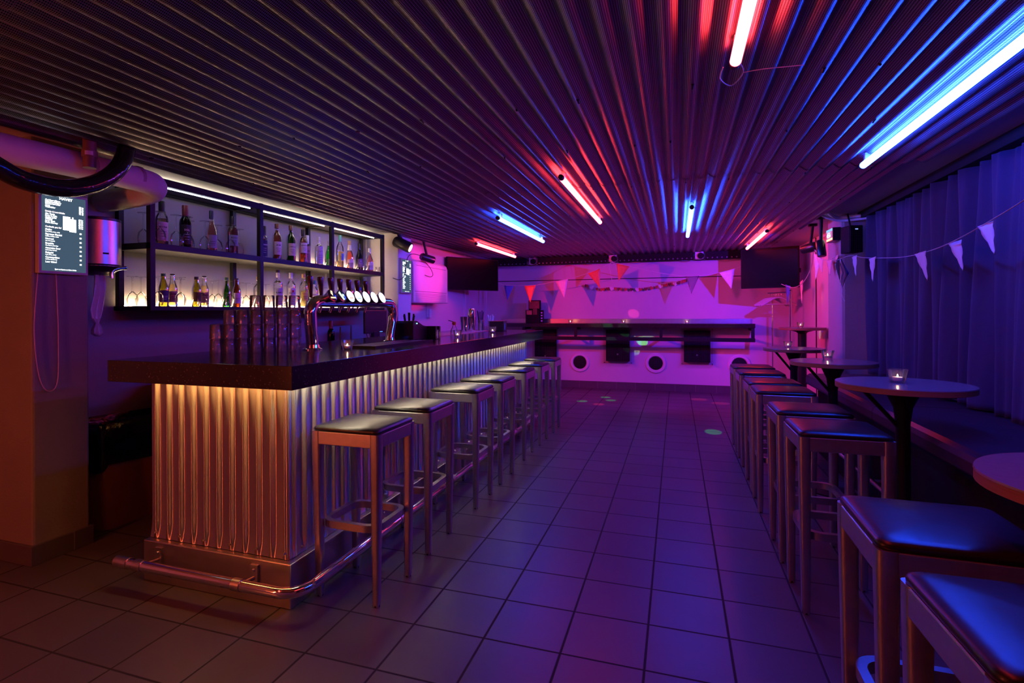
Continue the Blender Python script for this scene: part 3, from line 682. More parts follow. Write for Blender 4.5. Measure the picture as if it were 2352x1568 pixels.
for i, y in enumerate(TY):
    hz = 1.348
    T = Matrix.Translation((tx + .026, y, hz + .012)) @ Matrix.Rotation(-.42, 4, 'Y') @ Matrix(((0, 0, 1, 0), (1, 0, 0, 0), (0, 1, 0, 0), (0, 0, 0, 1)))
    bd = MB().lathe([(.0005, 0), (.026, 0), (.030, .02), (.0395, .042), (.0405, .050), (.0385, .050)], (0, 0, 0), 24, T).build('badge_body', CHROME, tap)
    fm = (BD, BG)[i] if i < 2 else BW
    MB().lathe([(.0005, .0515), (.030, .0512), (.0385, .0495)], (0, 0, 0), 28, T).build('badge_face', fm, bd)
    def q(a, c, zz=.0525): return T @ Vector((a, c, zz))
    if i == 0:
        MB().add([q(-.026, -.020), q(.026, -.020), q(.026, -.010), q(-.026, -.010)], [(0, 1, 2, 3)]).add([q(-.004, .033), q(.012, .028), q(.004, -.004), q(-.012, .012)], [(0, 1, 2, 3)]).build('emblem', em('badge_emblem_glow', (1., .75, .45), 1.5), bd)
    elif i == 1:
        MB().add([q(-.030, .018), q(-.012, .031), q(.018, -.024), q(-.002, -.031)], [(0, 1, 2, 3)]).add([q(.006, .014), q(.025, .010), q(.020, -.006), q(.004, .0)], [(0, 1, 2, 3)]).build('emblem', em('badge_emblem_pale', (.8, .95, .8), 1.2), bd)
    elif i in (2, 3):
        MB().add([q(-.022, -.018), q(.022, -.018), q(.022, -.008), q(-.022, -.008)], [(0, 1, 2, 3)]).build('emblem', em('badge_band_red' if i == 2 else 'badge_band_blue', (1., .45, .35) if i == 2 else (.35, .6, 1.), 1.6), bd)
    # handle on the tap and the spout under the pipe
    yy = HY[i]
    MB().tube([(tx - .064, yy, hz + .02), (tx - .066, yy, hz + .045), (tx - .069, yy, hz + .095), (tx - .072, yy, hz + .142), (tx - .072, yy, hz + .15), (tx - .072, yy, hz + .153)], [.009, .011, .016, .0195, .018, .012], 14).build('handle', WOODD, tap)
    MB().tube([(tx - .02, yy, hz), (tx - .058, yy, hz + .004), (tx - .064, yy, hz + .022)], [.012, .012, .009], 10).build('faucet', CHROME, tap)
    MB().cyl((tx - .055, yy, hz - .005), (tx - .085, yy + .01, hz - .068), .009, .0065, 10).build('spout', CHROME, tap)
dt = thing('drip_tray', 'low slotted steel drip tray under the beer taps', 'tray', (-1.82, 3.3, 1.0622))
MB().box(-1.94, -1.70, 2.90, 3.72, 1.0622, 1.0665).box(-1.94, -1.93, 2.90, 3.72, 1.0665, 1.076).box(-1.71, -1.70, 2.90, 3.72, 1.0665, 1.076).box(-1.93, -1.71, 2.90, 2.91, 1.0665, 1.076).box(-1.93, -1.71, 3.71, 3.72, 1.0665, 1.076).build('pan', BLACK, dt)
m = MB()
for i in range(4): m.box(-1.922 + .053 * i, -1.888 + .053 * i, 2.915, 3.705, 1.070, 1.0735)
m.build('grille', STEEL, dt)

# ------------------------------------------------------------------ things on and behind the counter
def votive(x, y, z, label, s=1.0, tall=1.0):
    t = thing('candle_glass', label, 'candle', (x, y, z), 0, 'lit tea-lights in glasses')
    H = .062 * s * tall; r0, r1 = .028 * s, .041 * s
    MB().lathe([(.0005, 0), (r0, 0), (r0 + .001, .004), (r1, H), (r1 - .003, H), (r0 - .002, .010), (.0005, .010)], n=24).build('glass', VOTIV, t, world=False)
    c = MB().lathe([(.0005, .0105), (.0195 * s, .0105), (.0195 * s, .026 * s), (.0005, .026 * s)], n=18).build('tea_light', WAX, t, world=False)
    MB().lathe([(.0004, .027 * s), (.0026, .0295 * s), (.0023, .0325 * s), (.0004, .039 * s)], n=10).build('flame', FLAME, c, world=False)
    return t
votive(-1.80, 2.755, 1.0622, 'lit candle glass on the counter in front of the beer taps', .92)
votive(-1.73, 4.28, 1.0622, 'lit candle glass on the counter beside the bitters bottle', .95, 1.1)
votive(-1.76, 5.30, 1.0622, 'lit candle glass at the far end of the bar counter', .95, 1.1)

pt = thing('receipt_printer', 'black receipt printer with a sloping top and a small green light', 'printer', (-1.93, 3.86, 1.0622))
Mx = Matrix(((0, 0, 1, 0), (1, 0, 0, 0), (0, 1, 0, 0), (0, 0, 0, 1)))
MB().prism([(3.74, 1.0622), (3.98, 1.0622), (3.98, 1.165), (3.91, 1.175), (3.80, 1.212), (3.75, 1.212), (3.74, 1.195)], .19, Matrix.Translation((-2.06, 0, 0)) @ Mx).build('case', BPLAS, pt, bevel=.006)
MB().box(-2.03, -1.90, 3.915, 3.975, 1.172, 1.1745).build('paper_slot', WHITEP, pt)
MB().cyl((-1.872, 3.80, 1.192), (-1.866, 3.80, 1.192), .004, .004, 8).build('indicator_light', em('indicator_glow', (.2, 1., .9), 6), pt)
nd = thing('napkin_holder', 'black napkin caddy with notched side on the counter', 'napkin holder', (-1.86, 4.035, 1.0622))
MB().box(-1.95, -1.80, 3.99, 3.996, 1.0622, 1.165).box(-1.95, -1.80, 4.084, 4.09, 1.0622, 1.165).box(-1.95, -1.944, 3.99, 4.09, 1.0622, 1.165).box(-1.95, -1.80, 3.99, 4.09, 1.0622, 1.067).box(-1.806, -1.80, 3.99, 4.025, 1.0622, 1.165).box(-1.806, -1.80, 4.06, 4.09, 1.0622, 1.165).build('holder', BPLAS, nd, bevel=.002)
MB().box(-1.94, -1.81, 4.0, 4.08, 1.068, 1.135).build('napkins', PAPER, nd)
pc = thing('utensil_pot', 'black pot of pens and knives behind the receipt printer', 'pot', (-2.25, 4.42, 1.0622))
MB().lathe([(.0005, 0), (.045, 0), (.05, .11), (.046, .11), (.042, .006), (.0005, .006)], (-2.25, 4.42, 1.0622), 20).build('pot', BPLAS, pc)
for i in range(6):
    a = i * 1.05; MB().tube([(-2.25 + .02 * math.cos(a), 4.42 + .02 * math.sin(a), 1.07), (-2.25 + .05 * math.cos(a), 4.42 + .05 * math.sin(a), 1.25 + .012 * (i % 3))], [.006, .009], 8).build('utensil', BPLAS, pc)
bm = tag(MB().box(-2.22, -1.98, 4.35, 5.9, 1.0622, 1.068).build('bar_mat', pm('red_rubber_mat', (.75, .2, .22), .55, bump=.6, bscale=120)), 'long reddish bar mat lying along the inner side of the counter', 'mat')
bt_ = thing('bitters_bottle', 'small glass bottle with orange stopper behind the candle', 'bottle', (-1.90, 4.62, 1.0622))
MB().lathe([(.0005, 0), (.034, 0), (.036, .01), (.034, .05), (.016, .085), (.012, .10), (.0005, .10)], (-1.90, 4.62, 1.0622), 18).build('glass_body', VOTIV, bt_)
MB().lathe([(.0005, .096), (.014, .097), (.019, .11), (.017, .124), (.0005, .13)], (-1.90, 4.62, 1.0622), 14).build('stopper', pm('orange_stopper', (.6, .14, .03), .4), bt_)
MB().tube([(-1.9, 4.62, 1.187), (-1.94, 4.58, 1.203)], .004, 6).build('spout', CHROME, bt_)
def cup(name, x, y, z, r0, r1, h, mat, label, cat, group=None):
    t = thing(name, label, cat, (x, y, z), 0, group)
    MB().lathe([(.0005, 0), (r0, 0), (r0, .004), (r1, h), (r1 - .003, h), (r0 - .003, .006), (.0005, .006)], n=20).build('cup', mat, t, world=False)
    return t
cup('cocktail_shaker', -2.09, 5.36, 1.068, .034, .046, .16, CHROME, 'short steel shaker tin beside the taller tin on the bar mat', 'shaker')
s2 = thing('cocktail_shaker', 'tall closed steel cocktail shaker on the bar mat', 'shaker', (-2.1, 5.60, 1.068))
MB().lathe([(.0005, 0), (.036, 0), (.046, .15), (.0465, .16), (.038, .235), (.036, .245), (.0005, .246)], n=22).build('tin', CHROME, s2, world=False)
s3 = cup('straw_cup', -2.06, 5.78, 1.068, .030, .036, .12, STEEL, 'steel cup holding black straws beside the shaker', 'cup')
for i in range(9):
    a = i * .7; MB().tube([(.012 * math.cos(a), .012 * math.sin(a), .01), (.034 * math.cos(a), .034 * math.sin(a), .2 + .012 * (i % 3))], .0045, 6).build('straw', BPLAS, s3, world=False)
s4 = cup('straw_cup', -2.02, 6.02, 1.068 - .0058, .030, .036, .11, STEEL, 'steel cup holding white straws, near the end of the counter', 'cup')
for i in range(9):
    a = i * .7; MB().tube([(.012 * math.cos(a), .012 * math.sin(a), .01), (.034 * math.cos(a), .034 * math.sin(a), .16 + .012 * (i % 3))], .0045, 6).build('straw', PAPER, s4, world=False)
nd2 = thing('napkin_holder', 'dark napkin box with a blue edge at the far end of the counter', 'napkin holder', (-1.88, 5.86, 1.0622))
MB().box(-1.96, -1.80, 5.80, 5.93, 1.0622, 1.175).build('holder', BPLAS, nd2, bevel=.004)
MB().box(-1.799, -1.797, 5.83, 5.85, 1.08, 1.15).build('side_label', LABS['blue'], nd2)

# lower worktop behind the counter with its gear
wk = thing('back_worktop', 'low dark worktop on cabinets along the wall under the shelf', 'worktop', (-3.1, 4.2, 0))
MB().box(XL + .004, -2.92, 2.95, 5.61, .86, .90).build('top', STEEL, wk, bevel=.002)
MB().box(XL + .004, -2.95, 2.98, 5.59, .0, .86).build('cabinet', BMATT, wk)
bottle(-3.12, 4.50, .9, .30, .037, 'wine', B_DARK, None, 0, CAPS['wine'], .25, LABS['white'], (.15, .35), '', 'dark wine bottle standing behind the counter, under the tap arch', None)
for i, (y, h) in enumerate(((4.545, .24), (4.73, .25))):
    tag(MB().cyl((-3.05, y, .90), (-3.05, y + .006, .90 + h), .011, .006, 8).build('bar_muddler', BPLAS), ('thin black muddler standing beside the dark wine bottle', 'thin black muddler standing behind the candle under the taps')[i], 'muddler')
for i, (y, h, mt) in enumerate(((4.16, .20, VOTIV), (4.24, .15, VOTIV))):
    tag(MB().lathe([(.0005, 0), (.032, 0), (.034, .02), (.030, h * .6), (.014, h * .8), (.014, h), (.0005, h)], (-3.1, y, .90), 16).build('syrup_bottle', mt), ('taller clear syrup bottle behind the left tap post', 'shorter clear syrup bottle behind the left tap post')[i], 'bottle')
mo = thing('till_monitor', 'black till screen on a stand seen from behind through the tap arch', 'monitor', (-3.0, 5.0, .9))
MB().box(-2.99, -2.965, 4.86, 5.30, 1.06, 1.30).build('screen', BPLAS, mo, bevel=.006)
MB().box(-3.0, -2.96, 5.02, 5.14, .905, 1.08).box(-3.06, -2.93, 4.95, 5.2, .9005, .91).build('stand', BPLAS, mo, bevel=.003)
for y in (4.90, 4.96, 5.05): MB().tube(bez([(-2.98, y, 1.08), (-2.97, y + .02, .98), (-2.98, y + .04, .905)], 5), .004, 6).build('cable', BPLAS, mo)
MB().box(-2.964, -2.962, 5.1, 5.2, 1.07, 1.076).build('edge_light', em('screen_edge_glow', (.1, .3, 1.), 2), mo)

# ------------------------------------------------------------------ menu screens
def menu(x, ya, yb, z0, z1, label, bezel_mat):
    t = thing('menu_screen', label, 'menu screen', (x, (ya + yb) / 2, z0), 0, 'glowing drink menus')
    w = yb - ya; h = z1 - z0; q = w * .055
    MB().box(x, x + .03, ya, yb, z0, z1).build('frame', bezel_mat, t, bevel=.003)
    MB().box(x + .0302, x + .0312, ya + q, yb - q, z0 + q, z1 - q).build('display', SCREENG, t)
    fx = x + .0322; m = MB()
    def row(s, f, v, size): m.text(s, size, (fx, ya + w * f, z0 + h * v), (0, 1, 0), (0, 0, 1))
    def flush():
        nonlocal m
        m.build('lettering', TXT, t, recalc=False); m = MB()
    m.text('HAVET', h * .042, (fx, ya + w * .53, z0 + h * .918), (0, 1, 0), (0, 0, 1), 'CENTER', sx=1.2); flush()
    s = h * .027
    for i, tx_ in enumerate(('Carlsberg/Gron', 'Heineken/Pilsner', 'IPA/Lager/Cider', 'Cava', 'Vin/Bobler')): row(tx_, .12, .882 - .021 * i, s)
    flush()
    for i in range(5): row('%d kr' % (55 + 4 * i), .80, .850 - .021 * i, s)
    flush()
    for i, tx_ in enumerate(('Gin Tonic', 'Rom & Cola', 'Vodka Juice', 'Whisky', 'Jager Shot', 'Dark Stormy')): row(tx_, .12, .715 - .021 * i, s)
    flush()
    for i in range(6): row('%d kr' % (60 + 3 * i), .79, .690 - .021 * i, s)
    flush()
    for i, (a, c) in enumerate((('Mojito', 'lime, mint, rum, soda'), ('Espresso Martini', 'vodka, coffee, sugar'), ('Negroni', 'gin, vermouth'), ('Bramble', 'gin, lemon, berries'), ('Amaretto Sour', 'amaretto, lemon'), ('Daiquiri', 'rum, lime, sugar'), ('Cosmopolitan', 'vodka, cranberry'), ('Long Island', ''))):
        row(a, .12, .525 - .056 * i, s * 1.05); row(c, .12, .503 - .056 * i, s * .72)
    flush()
    for i in range(8): row('85', .81, .515 - .056 * i, s)
    flush()
    m.text('Spor os i baren om flere drinks', s * .75, (fx, ya + w * .52, z0 + h * .05), (0, 1, 0), (0, 0, 1), 'CENTER')
    flush()
    for tx_, v in (('Drinks & Longdrinks', .745), ('Cocktails paa fad', .560)):
        row(tx_, .12, v, s); m.build('heading', TXTP, t, recalc=False); m = MB()
    # picture of two cups
    m = MB()
    m.box(fx - .0005, fx, ya + w * .47, ya + w * .62, z0 + h * .55, z0 + h * .72).box(fx - .0005, fx, ya + w * .60, ya + w * .74, z0 + h * .535, z0 + h * .695).box(fx - .0005, fx, ya + w * .655, ya + w * .685, z0 + h * .69, z0 + h * .72)
    m.build('menu_picture', TXT, t)
    return t
SCREENG = em('menu_background_glow', (.065, .11, .17), 1.0); TXT = em('menu_text_glow', (.92, .97, 1.), 4.); TXTP = em('menu_heading_glow', (1., .8, .85), 3.)
BEZ = pm('grey_bezel', (.35, .33, .36), .4)
menu(-3.1, 1.915, 2.165, 1.488, 1.915, 'glowing drink menu screen on the pillar at the far left', BEZ)
menu(-3.0, 5.645, 5.905, 1.495, 1.90, 'glowing drink menu screen between the shelf and the air conditioner', BEZ)
tag(MB().tube(bez([(-3.092, 1.925, 1.49), (-3.09, 1.905, 1.2), (-3.09, 1.925, .97), (-3.09, 1.965, .88), (-3.09, 2.015, .92), (-3.092, 2.022, 1.18), (-3.092, 2.012, 1.488)], 8), .0025, 6).build('power_cable', pm('thin_cable', (.5, .3, .3), .5)), 'thin cable hanging in a loop under the pillar menu screen', 'cable')

# ------------------------------------------------------------------ pipes, dispenser and bin at the left
dp = thing('insulated_pipe', 'thick pale lagged pipe that bends back into the wall', 'pipe', (-2.93, 1.9, 1.97))
MB().tube(bez([(-3.02, .9, 2.052), (-2.96, 1.7, 2.052), (-2.925, 2.1, 2.05), (-2.91, 2.36, 2.045), (-2.925, 2.45, 2.035), (-3.0, 2.50, 2.015), (-3.12, 2.49, 1.995), (-3.30, 2.49, 1.985), (-3.43, 2.5, 1.985)], 6), .068, 18).build('lagging', LAGG, dp)
for y, x in ((2.06, -2.928), (2.32, -2.912)):
    MB().tube([(x, y, 2.05), (x, y + .02, 2.05)], .0705, 18).build('tape_band', pm('grey_tape', (.4, .3, .3), .6), dp)
hs = tag(MB().tube(bez([(-2.70, 1.05, 2.12), (-2.76, 1.35, 2.02), (-2.74, 1.54, 1.912), (-2.745, 1.665, 1.872), (-2.745, 1.825, 1.874), (-2.745, 1.96, 1.922), (-2.745, 2.06, 1.996), (-2.75, 2.125, 2.085), (-2.755, 2.155, 2.19)], 7), .043, 16).build('wrapped_hose', FOIL), 'glossy black taped hose sagging in front of the pale pipe', 'hose')
vp = thing('ceiling_pipe', 'short brown upright pipe with a white sticker beside the hose', 'pipe', (-2.822, 2.0, 2.02))
MB().cyl((-2.822, 2.0, 2.02), (-2.822, 2.0, 2.19), .030, .030, 16).build('pipe', pm('brown_pipe', (.2, .1, .08), .5), vp)
MB().tube([(-2.822, 2.0, 2.075), (-2.822, 2.0, 2.105)], .0355, 16).build('coupling', pm('pipe_coupling', (.25, .13, .1), .45), vp)
arc_patch(.0365, .0365, .06, .08, -1.2, -.2).build('sticker', WHITEP, vp, world=False, recalc=False)
dsp = thing('towel_dispenser', 'round steel paper towel dispenser on the wall beside the shelf', 'dispenser', (-3.3, 2.37, 1.5))
MB().lathe([(.0005, 1.825), (.118, 1.825), (.128, 1.832), (.128, 1.845), (.10, 1.852), (.0005, 1.854)], (-3.30, 2.375, 0), 36).build('lid', BPLAS, dsp)
MB().lathe([(.128, 1.56), (.128, 1.83)], (-3.30, 2.375, 0), 40).build('drum', pm('dispenser_steel', (.6, .58, .58), .34, 1., var=.08, scale=6), dsp)
MB().lathe([(.0005, 1.505), (.075, 1.51), (.120, 1.548), (.1285, 1.562), (.1285, 1.572), (.0005, 1.572)], (-3.30, 2.375, 0), 36).build('base', BPLAS, dsp)
MB().tube(bez([(-3.175, 2.47, 1.556), (-3.19, 2.43, 1.55), (-3.20, 2.40, 1.53), (-3.20, 2.395, 1.49)], 5), .012, 12).build('latch', CHROME, dsp)
MB().box(-3.42, -3.30, 2.30, 2.45, 1.56, 1.82).build('back_plate', BPLAS, dsp)
Rz = Matrix.Rotation(.55, 4, 'Z')
MB().box(.1283, .1293, -.016, .016, 1.628, 1.638, Matrix.Translation((-3.30, 2.375, 0)) @ Matrix.Rotation(-.25, 4, 'Z')).build('maker_plate', BMATT, dsp)
m = MB(); vs = []; fs = []
rows = [(1.51, .030), (1.45, .038), (1.38, .042), (1.30, .045), (1.25, .030), (1.22, .012), (1.19, .030), (1.16, .034), (1.145, .012)]
for (z, w) in rows:
    for k in range(9):
        u = (k / 8 - .5) * 2; vs.append((-3.25 + .014 * math.cos(k * 2.1 + z * 9), 2.35 + u * w + .012 * math.sin(z * 14), z + .006 * math.sin(k * 3)))
fs = [(r * 9 + k, r * 9 + k + 1, (r + 1) * 9 + k + 1, (r + 1) * 9 + k) for r in range(len(rows) - 1) for k in range(8)]
pp = m.add(vs, fs, True).build('paper_towel', PAPER, dsp)
sm_ = pp.modifiers.new('Solidify', 'SOLIDIFY'); sm_.thickness = .0008
bn = thing('waste_bin', 'reddish waste bin lined with a black bag between pillar and bar', 'bin', (-3.28, 2.6, 0))
bx = MB(); pts = rrect(.24, .56, .04, 5); kk = len(pts)
vs = [(-3.285 + x * s, 2.59 + y * s, z) for (z, s) in ((0, .9), (.46, 1.0)) for (x, y) in pts]
bx.add(vs, [(j, (j + 1) % kk, kk + (j + 1) % kk, kk + j) for j in range(kk)], True); bx.add(vs[:kk], [list(range(kk))[::-1]])
bx.build('body', BINP, bn)
bg = MB(); vs = []
rows = [(.36, 1.03), (.40, 1.06), (.47, 1.05), (.55, 1.07), (.61, 1.06), (.635, 1.0), (.60, .85), (.5, .8)]
for (z, s) in rows:
    for j, (x, y) in enumerate(pts):
        w = 1 + .03 * math.sin(j * 2.3 + z * 30) + .02 * R.uniform(-1, 1); vs.append((-3.285 + x * s * w, 2.59 + y * s * w, z + .012 * math.sin(j * 1.7) + (0 if z > .4 else .02 * math.sin(j * .9))))
bg.add(vs, [(i * kk + j, i * kk + (j + 1) % kk, (i + 1) * kk + (j + 1) % kk, (i + 1) * kk + j) for i in range(len(rows) - 1) for j in range(kk)], True)
bg.build('bin_bag', BAG, bn, ang=80)

# ------------------------------------------------------------------ left wall: air conditioner, spotlights, television
ac = thing('air_conditioner', 'boxy white wall air conditioner lit pink', 'air conditioner', (-3.1, 6.5, 1.39))
pr_ = [(XP, 1.392), (-2.985, 1.392), (-2.985, 1.85), (-3.0, 1.895), (-3.04, 1.925), (XP, 1.93)]
MB().prism([(y_, z_) for (y_, z_) in pr_], 1.04, Matrix(((1, 0, 0, 0), (0, 0, 1, 5.98), (0, 1, 0, 0), (0, 0, 0, 1)))).build('casing', WHITEP, ac, bevel=.02, seg=4)
MB().box(-2.986, -2.983, 6.02, 6.99, 1.530, 1.534).box(-2.986, -2.983, 6.05, 6.97, 1.845, 1.848).build('panel_seam', BMATT, ac)
m = MB()
for i in range(9): m.box(-2.986, -2.983, 6.04, 6.97, 1.412 + .012 * i, 1.4155 + .012 * i)
m.build('outlet_grille', pm('grille_shadow_grey', (.3, .28, .3), .6), ac)
jb = tag(MB().box(XP, XP + .05, 6.80, 6.86, 1.20, 1.32).tube([(XP + .02, 6.78, 1.4), (XP + .02, 6.78, 1.2)], .008, 8).build('junction_box', WHITEP, bevel=.004), 'small pale junction box under the air conditioner', 'junction box')

def spot_fixture(name, pos, d, label, glow, r=.06, ln=.18, post=None):
    d = Vector(d).normalized(); p = Vector(pos)
    t = thing(name, label, 'spotlight', tuple(p))
    MB().tube([p - d * ln, p - d * ln * .9, p - d * .03, p], [r * .75, r, r, r * .95], 20).build('housing', BPLAS, t)
    MB().tube([p + d * .0005, p + d * .003], [r * .72, r * .72], 20).build('lens', glow, t)
    if post:
        MB().tube([Vector(post), p - d * ln * .55 + Vector((0, 0, r * .9))], .016, 10).build('stem', BLACK, t)
        MB().box(post[0] - .035, post[0] + .035, post[1] - .035, post[1] + .035, post[2] - .02, post[2] + .005).build('mount', BLACK, t)
    return t
PK = em('pink_lens_glow', (1., .55, .62), 5); DK = pm('dark_lens', (.02, .02, .03), .1)
sp1 = spot_fixture('stage_spotlight', (-2.84, 5.62, 2.0), (.86, .16, -.42), 'large black spotlight with glowing lens at the end of the shelf', PK, .062, .21, (-2.97, 5.54, 2.18))
sp2 = spot_fixture('stage_spotlight', (-2.90, 6.38, 1.93), (.55, .85, -.22), 'smaller black spotlight hanging from the ceiling above the air conditioner', em('red_lens_glow', (1., .05, .1), 2), .048, .19, (-2.97, 6.22, 2.18))
b = MB().tube(bez([(-3.0, 5.50, 1.66), (-2.96, 5.58, 1.645), (-2.94, 5.66, 1.70), (-2.94, 5.74, 1.90), (-2.95, 5.9, 1.965), (-2.96, 6.2, 1.965)], 8), .004, 6)
tag(b.build('power_cable', BPLAS), 'black cable looping from the shelf end up to the spotlights', 'cable')
tag(MB().tube(bez([(-2.955, 6.25, 1.9), (-2.93, 6.36, 1.82), (-2.93, 6.42, 1.75), (-2.94, 6.36, 1.72), (-2.975, 6.28, 1.74)], 8), .004, 6).build('power_cable', BPLAS), 'short black cable drooping from the smaller spotlight', 'cable')
tv = thing('television', 'dark wall television at the bar side of the back corner', 'television', (-2.895, 7.79, 1.60), 1.02)
MB().box(-.485, .485, -.02, .02, 0, .48).build('casing', BMATT, tv, world=False, bevel=.004)
MB().box(-.475, .475, -.0215, -.0202, .012, .468).build('screen', SCREEN, tv, world=False)
MB().box(-.06, .06, .02, .05, .15, .32).box(-.03, .03, .05, .30, .2, .26).build('wall_arm', BLACK, tv, world=False)
tv2 = thing('television', 'dark wall television above the coat rack', 'television', (1.18, 8.25, 1.578), -.42)
MB().box(-.36, .36, -.02, .02, 0, .54).build('casing', BMATT, tv2, world=False, bevel=.004)
MB().box(-.35, .35, -.0215, -.0202, .012, .528).build('screen', SCREEN, tv2, world=False)
MB().box(-.02, .30, .02, .07, .2, .3).box(.2, .26, .05, .5, .22, .28).build('wall_arm', BLACK, tv2, world=False)

# ------------------------------------------------------------------ back wall: drinks ledge, wall speakers, game box
lg = thing('wall_ledge', 'dark stone drinks ledge with steel splashback along the back wall', 'ledge', (-.9, 9.05, .8))
MB().box(-2.9, 1.08, 8.85, YB, 1.022, 1.084).build('top', STONE, lg, bevel=.003)
MB().box(-2.9, 1.06, 9.225, 9.24, 1.084, 1.152).build('splashback', STEEL, lg, bevel=.002)
MB().box(-2.9, 1.08, 8.86, 8.90, .815, .872).build('rail', BLACK, lg, bevel=.003)
for x in (-2.4, -1.54, -.228, 1.05): MB().box(x - .022, x + .022, 8.86, 8.90, .872, 1.022).box(x - .018, x + .018, 8.90, YB, .98, 1.02).box(x - .015, x + .015, 8.90, YB, .83, .86).build('bracket', BLACK, lg)
for (x, l_) in ((-1.646, 'first'), (-.798, 'second'), (.15, 'third')): votive(x, 9.0, 1.0843, 'lit candle glass on the back ledge, %s from the dark game box' % l_, .9)
GRM = perforated('speaker_mesh', .016, .0062, (.014, .013, .016), axes=('X', 'Z'), rough=.5, metal=0.)
for i, (xa, xb, za, zb) in enumerate(((-2.317, -1.896, .383, .99), (-1.125, -.690, .436, .99), (.075, .520, .447, .99))):
    s_ = thing('wall_speaker', 'dark speaker behind wire mesh under the back ledge, ' + ('nearest the bar', 'in the middle', 'on the coat rack side')[i], 'speaker', ((xa + xb) / 2, 9.2, za), 0, 'mesh-covered wall speakers')
    MB().box(xa + .03, xb - .03, 9.16, YB, za + .03, zb - .02).build('cabinet', GRM, s_, bevel=.004)
    m = MB(); n1 = int((xb - xa) / .018); n2 = int((zb - za) / .018)
    for k in range(n1 + 1): x = lerp(xa, xb, k / n1); m.box(x - .001, x + .001, 9.140, 9.142, za, zb)
    for k in range(n2 + 1): z = lerp(za, zb, k / n2); m.box(xa, xb, 9.139, 9.141, z - .001, z + .001)
    for (x, z) in ((xa, za), (xb, za), (xa, zb), (xb, zb)): m.box(x - .004, x + .004, 9.139, YB, z - .004, z + .004)
    m.build('wire_mesh', BLACK, s_)
    MB().box((xa + xb) / 2 - .012, (xa + xb) / 2 + .012, 9.156, 9.16, za + .13, za + .154).build('badge', STEEL, s_)
for i, (x, z) in enumerate(((-1.534, .424), (-.32, .44), (.905, .445))):
    s_ = thing('round_speaker', 'round wall speaker with white ring, ' + ('nearest the bar', 'middle one of three', 'half hidden by the stools')[i], 'speaker', (x, 9.22, z - .16), 0, 'round wall speakers')
    My = Matrix.Rotation(PI / 2, 4, 'X')
    MB().lathe([(.108, 0), (.108, .012), (.118, .026), (.150, .026), (.162, .012), (.162, 0)], (x, YB, z), 40, My).build('ring', WHITEP, s_)
    MB().lathe([(.0005, .012), (.06, .014), (.109, .008)], (x, YB, z), 32, My).build('grille', GRM, s_)
gb = thing('game_box', 'dark tabletop game box with lit red pictures on the back ledge', 'box', (-2.25, 9.0, 1.0843))
MB().box(-2.385, -2.15, 8.93, 9.06, 1.0843, 1.305).build('case', BMATT, gb, bevel=.006)
MB().box(-2.345, -2.145, 8.97, 9.05, 1.305, 1.465).build('top_panel', BMATT, gb, bevel=.01)
MB().box(-2.33, -2.16, 8.967, 8.97, 1.325, 1.45).build('picture', pm('red_picture', (.16, .05, .04), .5, var=.8, scale=22), gb)
MB().box(-2.365, -2.275, 8.926, 8.93, 1.225, 1.295).build('picture', pm('orange_picture', (.4, .16, .09), .5, var=.6, scale=30), gb)
MB().box(-2.255, -2.185, 8.922, 8.93, 1.225, 1.335).build('picture', pm('brown_picture', (.08, .03, .03), .5, var=.7, scale=30), gb)
m = MB()
for i in range(4): m.box(-2.37, -2.165, 8.924, 8.93, 1.10 + .028 * i, 1.118 + .028 * i)
m.build('drawer', BMATT, gb)
MB().box(-2.15, -2.10, 8.98, 9.05, 1.0843, 1.30).build('side_rack', BMATT, gb)
m = MB()
for i in range(4): m.box(-2.135, -2.108, 8.977, 8.98, 1.11 + .045 * i, 1.132 + .045 * i)
m.build('side_symbol', pm('blue_symbol', (.3, .35, .9), .3), gb)

# LED pixel bars along the end of the ceiling
PIXL = pm('pixel_lens', (.14, .13, .18), .2)
for i, (xa, xb) in enumerate(((-2.95, -2.352), (-2.153, -1.028), (-.86, .244), (.409, 1.0))):
    t = thing('led_bar', 'black pixel light bar under the ceiling edge, %s from the bar side' % ORD[i], 'light bar', ((xa + xb) / 2, 8.87, 2.04), 0, 'pixel light bars at the back')
    MB().box(xa, xb, 8.84, 8.90, 2.040, 2.162).build('housing', BMATT, t, bevel=.004)
    m = MB(); n = max(4, int((xb - xa) / .0625))
    for k in range(n):
        x = lerp(xa + .03, xb - .03, k / (n - 1)); m.cyl((x, 8.840, 2.066), (x, 8.832, 2.066), .012, .009, 10)
    m.build('lens', PIXL, t)
    MB().box(lerp(xa, xb, .2) - .02, lerp(xa, xb, .2) + .02, 8.85, 8.89, 2.105, 2.15).box(lerp(xa, xb, .8) - .02, lerp(xa, xb, .8) + .02, 8.85, 8.89, 2.105, 2.15).build('bracket', BLACK, t)
for i, x in enumerate((-2.25, -.945, .325)):
    t = thing('ceiling_bracket', 'pale ceiling bracket with cable loop between two light bars, ' + ('on the bar side', 'where the bunting is tied', 'on the coat rack side')[i], 'bracket', (x, 8.9, 2.04), 0, 'brackets between the light bars')
    MB().box(x - .06, x + .06, 8.87, 9.03, 2.06, 2.18).build('block', WHITEP, t, bevel=.004)
    MB().tube(bez([(x - .11, 8.85, 2.07), (x - .06, 8.83, 2.035), (x + .01, 8.83, 2.03), (x + .06, 8.84, 2.05), (x + .11, 8.85, 2.08)], 6), .006, 8).build('cable', BPLAS, t)
    MB().lathe([(.0005, .0), (.045, 0), (.045, .03), (.0005, .03)], (x + .02, 8.868, 2.10), 20, Matrix.Rotation(PI / 2, 4, 'X')).build('junction', BMATT, t)

